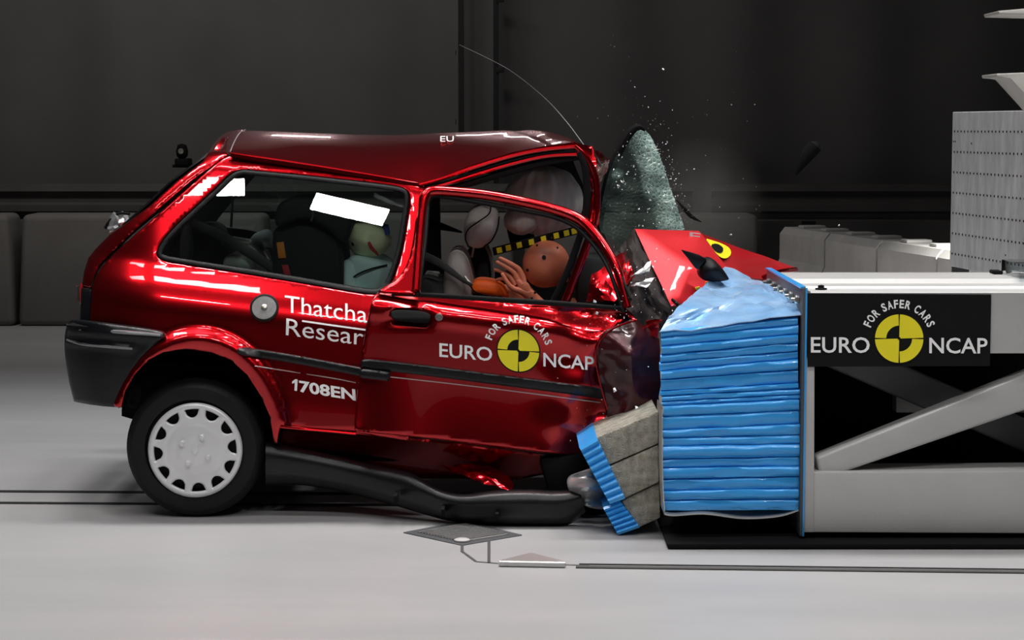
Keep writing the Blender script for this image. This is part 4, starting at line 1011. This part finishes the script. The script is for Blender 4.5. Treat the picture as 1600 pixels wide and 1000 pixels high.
# yellow target on the bonnet fold
def bfold(x, y): return .66 + 0.0085 * (x - 1110) * .6 - .004 * (y - 385)
el = [(1101, 372), (1112, 375), (1130, 381), (1141, 388), (1143, 397), (1136, 404), (1126, 403), (1114, 390)]
panel(chaikin(el, 1), (), lambda x, y: .47 + .004 * (x - 1100) - .004 * (y - 385), .002, 5, 0).build('target_decal', M['yellow'], bn, 0)
panel(chaikin([(1110, 382), (1120, 380), (1130, 386), (1130, 393), (1124, 396), (1116, 391)], 1), (), lambda x, y: .465 + .004 * (x - 1100) - .004 * (y - 385), .002, 4, 0).build('target_decal', M['bdecal'], bn, 0)
text_mb('E', (1077, 373), (1094, 375), (1, -11), flat(.45), .01, 0).build('lettering', M['white'], bn, 0)
for x, y, w in ((1090, 452, 7), (1073, 449, 4), (1104, 444, 3)):
    MB().prism([(x - w / 2, y - 3), (x + w / 2, y - 4), (x + w / 2, y + 3), (x - w / 2, y + 4)], .19, .21, .001).build('target_decal', M['yellow'], bn)
# dark inner metal between pillar and bonnet
k_ = [W(992, 358, .44), W(1049, 478, .12), W(1034, 520, .10), (W(1000, 505, .06)), W(968, 470, .12), W(930, 470, .3), W(940, 420, .35), W(965, 385, .42)]
kc = W(995, 440, .16); kd = W(965, 440, .25)
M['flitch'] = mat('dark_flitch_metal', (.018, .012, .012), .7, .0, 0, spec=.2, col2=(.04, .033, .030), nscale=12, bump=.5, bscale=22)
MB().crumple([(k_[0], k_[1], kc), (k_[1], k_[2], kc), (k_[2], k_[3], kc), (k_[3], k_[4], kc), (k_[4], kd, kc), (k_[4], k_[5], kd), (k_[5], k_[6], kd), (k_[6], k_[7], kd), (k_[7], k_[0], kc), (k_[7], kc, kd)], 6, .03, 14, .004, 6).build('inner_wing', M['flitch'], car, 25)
MB().crumple([(W(925, 430, .2), W(985, 385, .38), W(960, 470, .1)), (W(985, 385, .38), W(990, 430, .2), W(960, 470, .1)), (W(960, 470, .1), W(925, 430, .2), W(915, 470, .15))], 5, .02, 18, .004, 3).build('scuttle', M['paint'], car, 30)
MB().crumple([(W(985, 432, .05), W(1018, 405, .12), W(1015, 425, .06)), (W(985, 445, .05), W(1025, 432, .05), W(1010, 450, .02))], 4, .015, 30, .003, 3).build('torn_bracket', M['silver'], car, 30)
MB().crumple([(W(985, 506, .0), W(978, 482, .02), W(994, 500, .0)), (W(1000, 520, .05), W(1030, 498, .05), W(1028, 528, .04)), (W(1008, 520, .05), W(1010, 500, .06), W(1030, 498, .05))], 3, .01, 30, .003, 4).build('torn_wing_piece', M['paint'], car, 30)
MB().prism([(935, 475), (1008, 475), (1008, 800), (900, 800), (925, 700)], .12, 1.15, .02).build('engine_bay', M['black'], car)
MB().prism([(900, 400), (960, 400), (985, 490), (900, 490)], .62, 1.4, .03).build('dashboard', M['inner'], car)
# mirror housing and blades
def blob(pts, rs, n=12, flat=None): return MB().tube(smoothline([W(*p) for p in pts], 5), list(np.interp(np.linspace(0, len(rs) - 1, (len(pts) - 1) * 5 + 1), range(len(rs)), rs)), n, flat=flat)
mir = panel(chaikin([(1090, 420), (1100, 404), (1112, 402), (1128, 418), (1139, 434), (1139, 438), (1115, 441), (1094, 437)], 2), (), lambda x, y: .12 - .05 * np.exp(-(((x - 1112) / 16) ** 2 + ((y - 422) / 14) ** 2)), .07, 4, 6).build('door_mirror', M['rubber'], car, 60)
MB().prism([(1064, 390), (1092, 398), (1104, 405), (1092, 420), (1088, 421)], .10, .13, .004).build('mirror_bracket', M['trim'], mir)
blob([(1050, 468, -.05), (1062, 478, -.1), (1078, 488, -.16), (1097, 497, -.2)], [.007, .010, .009, .002], 8, (1, .5)).build('wiper_blade', M['rubber'], car)
blob([(1057, 312, .95), (1068, 325, .9), (1080, 338, .9), (1096, 347, .88)], [.003, .010, .012, .002], 8, (1, .5)).build('wiper_arm', M['black'], car)
# torn headlamp shell by the honeycomb
hl = panel(chaikin([(886, 745), (905, 738), (935, 728), (945, 745), (960, 790), (940, 797), (915, 792), (897, 780), (886, 762)], 2), (), lambda x, y: -.12 - .13 * np.exp(-(((x - 918) / 26) ** 2 + ((y - 765) / 24) ** 2)) - .03 * np.sin(y * .2), .01, 4, 3).build('torn_headlamp_shell', M['silver'], car, 60)
MB().prism([(840, 715), (940, 705), (930, 780), (900, 800), (860, 780)], -.02, .6, .03).build('subframe', M['black'], car)

# windscreen, thrown upright
wo = chaikin([(1000, 200), (1012, 206), (1022, 222), (1034, 250), (1045, 285), (1056, 318), (1066, 345), (1071, 362), (1030, 364), (990, 362), (975, 385), (950, 372), (935, 360), (938, 330), (946, 290), (956, 258), (972, 225), (988, 204)], 1)
def wsY(x, y): return .75 + .0012 * (x - 1000) - .0008 * (y - 300) + .010 * np.sin(x * .09 + y * .05) + .004 * np.sin(y * .16 - x * .05)
ws = panel(wo, (), wsY, .006, 5, 0).build('windscreen', M['crack'], car, 20)
at = ws.data.attributes.new('crack', 'FLOAT', 'POINT')
rA = W(1042, 300, .75); o0 = OFF[ws.name]
vals = []
for v in ws.data.vertices:
    p = v.co + o0; xr = W(1014 + (p.z * 0), 205, .75).x
    zt, zl = W(1012, 205, .75).z, W(1071, 362, .75).z; xt, xl = W(1015, 205, .75).x, W(1071, 362, .75).x
    xe_ = xt + (xl - xt) * (zt - p.z) / (zt - zl); d = xe_ - p.x
    vals.append((min(.8, max(-.35, .85 - d * 7.5)) if d > .0 else .8) + .7 * math.exp(-((p.x - .448) / .035) ** 2 - ((p.z - 1.347) / .028) ** 2))
at.data.foreach_set('value', vals)
px_tube([(936, 366), (940, 330), (948, 290), (958, 257), (974, 224), (989, 203), (1000, 199), (1008, 204)], [.012, .015, .018, .019, .019, .017, .012, .005], .76, 10, 5).build('windscreen_seal', M['black'], ws)

# ------------------------------------------------------------------ cabin
def pad(outline, Y, dep, bulge, m, name, par, step=6, rnd=8, it=2):
    """upholstered pad: front bulged panel with depth"""
    o = chaikin(outline, it); X = np.array(o); c = X.mean(0); R = np.abs(X - c).max(0)
    f = lambda x, y: Y - bulge * np.clip(1 - ((x - c[0]) / R[0]) ** 2, 0, 1) * np.clip(1 - ((y - c[1]) / R[1]) ** 2, 0, 1)
    return panel(o, (), f, dep, step, rnd).build(name, m, par, 60)
hr = pad([(724, 362), (727, 340), (738, 324), (757, 318), (773, 322), (780, 336), (779, 356), (770, 376), (756, 387), (738, 388), (727, 378)], .42, .16, .05, M['fabric'], 'head_restraint', car)
px_tube([(757, 319, .40), (766, 322, .385), (764, 334, .365), (748, 346, .362), (732, 358, .375), (727, 372, .40), (732, 386, .415)], .003, .36, 6).build('piping', M['black'], hr)
px_tube([(780, 338, .41), (777, 358, .405), (768, 376, .41), (756, 386, .415)], .003, .36, 6).build('piping', M['black'], hr)
px_tube([(724, 384, .48), (720, 400, .46), (718, 412, .45)], .005, .46, 8).build('restraint_post', M['steel'], hr)
px_tube([(740, 386, .52), (737, 402, .52)], .005, .46, 8).build('restraint_post', M['steel'], hr)
fs1 = pad([(690, 480), (694, 425), (697, 405), (706, 393), (718, 392), (729, 402), (736, 425), (741, 450), (742, 485)], .34, .42, .05, M['fabric'], 'front_seat', car)
px_tube([(698, 416, .325), (712, 416, .31), (724, 422, .30), (733, 436, .32)], .0035, .3, 6).build('piping', M['black'], fs1)
fs2 = pad([(725, 480), (726, 395), (740, 382), (757, 382), (766, 398), (771, 425), (771, 485)], .85, .40, .03, M['fabric_d'], 'front_seat', car)
px_tube([(757, 382, .82), (766, 398, .80), (770, 420, .80), (770, 445, .82)], [.006, .010, .010, .008], .8, 8, flat=(1, .6)).build('seat_trim', M['fabric'], fs2)
pad([(650, 430), (690, 440), (740, 460), (800, 470), (800, 520), (650, 520)], .36, .4, .02, M['fabric_d'], 'seat_cushion', car)
px_tube([(664, 400, .30), (685, 410, .28), (705, 424, .26), (724, 438, .25), (738, 446, .25)], [.017, .016, .014, .009, .006], .28, 10, flat=(1, .5)).build('belt_stalk', M['fabric_d'], car)
px_tube([(667, 349, .9), (690, 354, .9), (722, 363, .88)], [.022, .016, .004], .9, 8, flat=(1, .4)).build('belt_anchor', M['black'], car)
MB().prism([(664, 426), (686, 428), (686, 462), (664, 460)], .6, .75, .008).build('sill_box', M['steel'], car)
# marked belt
b0, b1 = W(770, 393, .40), W(903, 359, .46); dv = (b1 - b0); Ln = dv.length; dv.normalize(); upv = Vector((0, -.3, 1)); upv = (upv - dv * upv.dot(dv)).normalized(); nv = dv.cross(upv)
if nv.y > 0: nv = -nv
def slat(a, b, w, t0, t1): 
    p, q = b0 + dv * a, b0 + dv * b
    return MB().hexa([p - upv * w + nv * t0, q - upv * w + nv * t0, q - upv * w + nv * t1, p - upv * w + nv * t1, p + upv * w + nv * t0, q + upv * w + nv * t0, q + upv * w + nv * t1, p + upv * w + nv * t1], .0008, 1)
bt = slat(0, Ln, .018, 0, .003).build('seat_belt', M['rubber'], car)
for i, cpx in enumerate((780, 794, 811, 830, 849, 869, 885, 897)):
    a = (W(cpx, 370, .43).x - b0.x) / dv.x
    slat(a - .011, a + .011, .0125, .0034, .0045).build('belt_marker', M['yellow'], bt)
# airbag
def wr(d, q):
    return q * (1 + .035 * sin(math.atan2(d.y, d.x) * 17) * abs(sin(math.acos(max(-1, min(1, d.z))))) + .05 * mnoise.noise(d * 3))
MB().ball(W(850, 314, .76), (.165, .16, .148), n=72, m=30, fn=wr).build('airbag', M['airbag'], car, 80)
MB().ball(W(814, 345, .66), (.072, .08, .060), n=40, m=20, fn=wr).build('airbag', M['airbag'], car, 80)
MB().prism([(790, 352), (830, 360), (845, 385), (800, 392)], .95, 1.05, .02).build('airbag_tether', M['black'], car)
# rear cabin
px_tube([(300, 350, .5), (345, 368, .45), (390, 395, .4), (440, 428, .35)], [.022, .022, .022, .02], .5, 10, flat=(1, .4)).build('rear_belt', M['fabric_d'], car)
px_tube([(335, 360, 1.2), (385, 366, 1.2), (412, 372, 1.2)], [.02, .02, .02], .5, 10, flat=(1, .5)).build('parcel_shelf', M['black'], car)
px_tube([(330, 366, 1.17), (348, 369, 1.17)], .006, .5, 8).build('bright_strip', M['white'], car)
px_tube([(360, 371, 1.17), (392, 376, 1.17)], .007, .5, 8).build('bright_strip', M['white'], car)
px_tube([(364, 300, 1.3), (361, 355, 1.28)], .006, 1.3, 8).build('rear_belt', M['black'], car)
pad([(255, 420), (268, 372), (300, 350), (340, 352), (352, 400), (360, 440), (260, 440)], .9, .3, .02, M['inner'], 'rear_seat', car)
pad([(282, 355), (299, 350), (300, 415), (280, 412)], .42, .05, .004, M['fabric_d'], 'pillar_trim', car)

# child seat and the two small dummies
cs = empty('child_restraint', W(490, 480, .6), 'black high backed child seat seen through the rear side window', 'child seat')
pad([(428, 345), (433, 322), (445, 311), (470, 307), (500, 312), (530, 330), (552, 345), (545, 368), (536, 385), (515, 360), (480, 340), (450, 350), (434, 356)], .30, .45, .02, M['seatblack'], 'headrest', cs, rnd=6)
pad([(424, 372), (432, 352), (470, 345), (520, 362), (536, 386), (537, 500), (430, 500)], .34, .40, .02, M['seatblack'], 'shell', cs, rnd=6)
MB().prism([(432, 379), (443, 378), (447, 403), (435, 404)], .322, .33, .001).build('orange_label', M['orangel'], cs)
MB().prism([(440, 414), (450, 414), (456, 436), (445, 436)], .322, .33, .001).build('red_label', M['redp'], cs)
px_tube([(486, 322, .27), (489, 335, .27), (486, 346, .27)], .004, .27, 6).build('harness_guide', M['steel_d'], cs)

ch = empty('child_dummy', W(590, 500, .55), 'olive headed child crash dummy in pale teal clothes in the rear seat', 'crash test dummy')
hc_ = W(574, 372, .52)
def headfn(d, q):
    q = q.copy(); 
    if d.z < -.2: q.x *= 1 - .22 * (-d.z - .2); q.y *= 1 - .15 * (-d.z - .2)
    q.y -= .012 * math.exp(-((d.x - .0) ** 2 + (d.z + .15) ** 2) / .03) if d.y < 0 else 0      # nose
    q.y += .006 * (math.exp(-((abs(d.x) - .3) ** 2 + (d.z - .12) ** 2) / .02)) if d.y < 0 else 0
    q.y -= .004 * math.exp(-(d.x ** 2 / .05 + (d.z + .52) ** 2 / .006)) if d.y < 0 else 0
    return q
hm = MB().ball(hc_, (.098, .105, .085), Matrix.Rotation(radians(20), 3, 'Y'), 40, 24, headfn)
hh = hm.build('head', M['skin_g'], ch, 80)
for x, y in ((552, 381), (571, 374)):
    MB().ball(W(x, y, .43 if x > 560 else .445), (.008, .006, .009), n=14, m=8).build('eye', M['bdecal'], hh)
px_tube([(576, 378, .412), (581, 388, .415), (587, 394, .425), (591, 399, .435)], [.006, .008, .006, .004], .42, 8, flat=(1, .6)).build('paint_mark', M['redp'], hh)
MB().prism([(599, 350), (606, 350), (609, 366), (602, 368)], .46, .50, .003).build('tape_marker', M['bluet'], hh)
for s, cxp in ((1, 608), ): MB().ball(W(cxp, 376, .53), (.012, .02, .022), n=14, m=8).build('ear', M['skin_g'], hh)
N = [tuple(W(*p)) + (r,) for p, r in (((585, 470, .56), .10), ((580, 440, .55), .10), ((576, 415, .54), .085), ((574, 398, .54), .035), ((548, 418, .44), .045), ((545, 450, .40), .035), ((580, 468, .36), .028), ((606, 418, .66), .045), ((625, 450, .66), .035), ((650, 468, .6), .028), ((640, 485, .48), .05), ((690, 490, .46), .04), ((640, 485, .62), .05), ((690, 490, .62), .04))]
skin_mb(N, [(0, 1), (1, 2), (2, 3), (2, 4), (4, 5), (5, 6), (2, 7), (7, 8), (8, 9), (0, 10), (10, 11), (0, 12), (12, 13)]).build('body', M['teal'], ch, 80)
pad([(540, 412), (548, 398), (570, 402), (600, 410), (618, 414), (612, 440), (600, 470), (540, 470)], .42, .10, .03, M['teal'], 'jacket', ch)
px_tube([(543, 440, .40), (560, 428, .385), (580, 420, .38), (605, 414, .40)], .0035, .4, 6).build('harness', M['black'], ch)

c2 = empty('child_dummy', W(400, 470, 1.1), 'second child dummy in grey green clothes slumped low behind the rear side window', 'crash test dummy')
N = [tuple(W(*p)) + (r,) for p, r in (((400, 455, 1.0), .09), ((392, 430, .98), .085), ((385, 408, .95), .06), ((405, 380, 1.05), .045), ((368, 410, .85), .05), ((358, 425, .8), .04), ((380, 440, .75), .035), ((420, 400, 1.05), .045))]
skin_mb(N, [(0, 1), (1, 2), (2, 3), (2, 4), (4, 5), (5, 6), (2, 7)]).build('body', M['olivecloth'], c2, 80)
pad([(388, 376), (398, 364), (412, 359), (421, 364), (423, 385), (414, 380), (400, 376)], .95, .12, .02, M['teal'], 'hood', c2, rnd=4)
pad([(348, 412), (352, 400), (362, 397), (378, 400), (390, 415), (392, 425), (372, 420), (350, 420)], .72, .14, .03, M['olivecloth'], 'sleeve', c2, rnd=4)
px_tube([(412, 392, .7), (418, 402, .7), (424, 414, .7)], .0035, .7, 6).build('harness', M['white'], c2)

# driver dummy, thrown forward with its face down and one hand raised
dm = empty('crash_test_dummy', W(740, 560, .45), 'brown crash test dummy folded forward at the driver door with one hand raised', 'crash test dummy')
N = [tuple(W(*p)) + (r,) for p, r in (((715, 530, .48), .13), ((745, 500, .48), .12), ((785, 478, .48), .12), ((815, 462, .48), .07), ((832, 448, .48), .055),
     ((800, 488, .33), .055), ((858, 520, .27), .045), ((846, 486, .27), .034), ((800, 488, .64), .055), ((860, 500, .66), .04), ((905, 470, .66), .032),
     ((790, 545, .40), .08), ((880, 530, .38), .06), ((900, 620, .38), .045), ((790, 545, .56), .08), ((880, 530, .58), .06), ((900, 620, .58), .045))]
skin_mb(N, [(0, 1), (1, 2), (2, 3), (3, 4), (2, 5), (5, 6), (6, 7), (2, 8), (8, 9), (9, 10), (0, 11), (11, 12), (12, 13), (0, 14), (14, 15), (15, 16)]).build('body', M['skin'], dm, 80)
hd_c = W(853, 413, .44); rot = Matrix.Rotation(radians(38), 3, 'Y')
def dh(d, q):
    q = q.copy(); fx = d.x
    if fx > .2: q.y *= 1 - .28 * (fx - .2)
    if fx > 0: q.x += .018 * math.exp(-(d.y ** 2 / .02 + (d.z - .0) ** 2 / .03)) - .008 * (math.exp(-((abs(d.y) - .35) ** 2 / .02 + (d.z - .25) ** 2 / .02))) + .006 * math.exp(-(d.y ** 2 / .06 + (d.z + .45) ** 2 / .006))
    if d.z < -.3 : q.x *= 1 - .15 * (-d.z - .3)
    return q
hdm = MB().ball(hd_c, (.098, .082, .100), rot, 48, 28, dh).build('head', M['skin'], dm, 80)
def mark(x, y, r):
    # black target dot lying on the near side of the skull
    p = W(x, y, .44); e = hd_c; dx = (p.x - e.x) / .1; dz = (p.z - e.z) / .1; k = max(.1, 1 - dx * dx - dz * dz); p = W(x, y, .44 - .083 * sqrt(k))
    n_ = (p - e).normalized()
    MB().lathe([(r, -.003), (r, .0025), (r * .6, .003)], Matrix.Translation(p) @ n_.to_track_quat('Z', 'Y').to_matrix().to_4x4(), 14).build('target_mark', M['bdecal'], hdm)
mark(850, 402, .0085); mark(824, 422, .006); mark(839, 383, .004); mark(871, 387, .004)
# forearm, palm and fingers grown as one surface
HN = [((856, 490, .27), .030), ((841, 473, .268), .027), ((830, 462, .264), .0235), ((822, 451, .262), .026), ((813, 440, .262), .029), ((806, 432, .264), .026),
      ((817, 434, .258), .0150), ((811, 420, .256), .0118), ((800, 413, .253), .0100), ((789, 407, .252), .0090), ((779, 402, .252), .0076),
      ((811, 440, .254), .0150), ((804, 426, .256), .0118), ((794, 419, .255), .0100), ((784, 413, .255), .0090), ((774, 408, .255), .0074),
      ((806, 445, .262), .0145), ((798, 433, .268), .0112), ((789, 427, .276), .0095), ((780, 423, .282), .0086), ((771, 421, .286), .0070),
      ((803, 449, .272), .0130), ((795, 440, .282), .0100), ((787, 436, .292), .0085), ((780, 436, .298), .0076), ((774, 438, .300), .0062),
      ((813, 454, .248), .0155), ((803, 452, .240), .0125), ((795, 445, .237), .0105), ((788, 434, .238), .0095), ((784, 426, .240), .0080)]
HN = [tuple(W(*p)) + (r, r * (.7 if i in (3, 4, 5) else 1)) for i, (p, r) in enumerate(HN)]
HE = [(0, 1), (1, 2), (2, 3), (3, 4), (4, 5), (3, 6), (6, 7), (7, 8), (8, 9), (9, 10), (3, 11), (11, 12), (12, 13), (13, 14), (14, 15), (3, 16), (16, 17), (17, 18), (18, 19), (19, 20),
      (3, 21), (21, 22), (22, 23), (23, 24), (24, 25), (2, 26), (26, 27), (27, 28), (28, 29), (29, 30)]
hnd = skin_mb(HN, HE).build('hand', M['skin'], dm, 80)
for x, y in ((836, 457), (831, 466)): MB().ball(W(x, y, .236), (.005, .004, .006), n=10, m=6).build('wrist_mark', M['bdecal'], hnd)
# orange top
N = [tuple(W(*p)) + (r,) for p, r in (((720, 505, .46), .10), ((750, 482, .46), .125), ((778, 474, .46), .11))]
sh = skin_mb(N, [(0, 1), (1, 2)]).build('shirt', M['orange'], dm, 80)
pad([(736, 458), (738, 441), (750, 436), (772, 439), (786, 446), (793, 456), (796, 466), (775, 463), (752, 460)], .31, .16, .015, M['orange'], 'shirt_sleeve', dm, rnd=5)
px_tube([(722, 440, .26), (734, 446, .26), (742, 456, .26), (760, 462, .27), (785, 464, .28)], .003, .26, 6).build('sensor_cable', M['black'], dm)
px_tube([(726, 432, .27), (732, 440, .26), (738, 445, .26)], .006, .26, 6).build('buckle', M['bolt'], dm)

# things on the barrier frame: dark box end and clear case
c = W(1570, 424, .35)
tag(MB().box((W(1548, 424, .3).x, .25, ztop + .01), (W(1563, 424, .3).x, .33, ztop + .025), .005).build('clamp', M['black']), 'small black clamp lying on top of the grey frame in front of the perforated plate', 'clamp')
x_ = W(1583, 424, .1).x
tag(MB().box((x_, .0, ztop + .011), (x_ + .3, .3, ztop + .07), .006).build('clear_case', M['clear']), 'clear plastic case on top of the grey frame at the right edge', 'case')

# dust hanging above the bonnet
vm = bpy.data.materials.new('dust'); vm.use_nodes = True; nt = vm.node_tree; nt.nodes.clear()
o = nt.nodes.new('ShaderNodeOutputMaterial'); v = nt.nodes.new('ShaderNodeVolumePrincipled'); tc = nt.nodes.new('ShaderNodeTexCoord')
ln_ = nt.nodes.new('ShaderNodeVectorMath'); ln_.operation = 'LENGTH'; mr = nt.nodes.new('ShaderNodeMapRange'); mr.inputs[1].default_value = 1; mr.inputs[2].default_value = .2; mr.inputs[3].default_value = 0; mr.inputs[4].default_value = .55
no = nt.nodes.new('ShaderNodeTexNoise'); no.inputs['Scale'].default_value = 2.5; mu = nt.nodes.new('ShaderNodeMath'); mu.operation = 'MULTIPLY'
nt.links.new(tc.outputs['Object'], ln_.inputs[0]); nt.links.new(ln_.outputs['Value'], mr.inputs[0]); nt.links.new(tc.outputs['Object'], no.inputs['Vector']); nt.links.new(mr.outputs[0], mu.inputs[0]); nt.links.new(no.outputs[0], mu.inputs[1]); nt.links.new(mu.outputs[0], v.inputs['Density'])
v.inputs['Color'].default_value = (.8, .76, .72, 1); nt.links.new(v.outputs[0], o.inputs['Volume'])
dc = MB().ball((0, 0, 0), 1, n=32, m=20).build('dust_cloud', vm); dc.location = W(1095, 325, 1.1); dc.scale = (.30, .4, .34)
tag(dc, 'faint cloud of dust hanging above the crumpled bonnet', 'dust', kind='stuff')
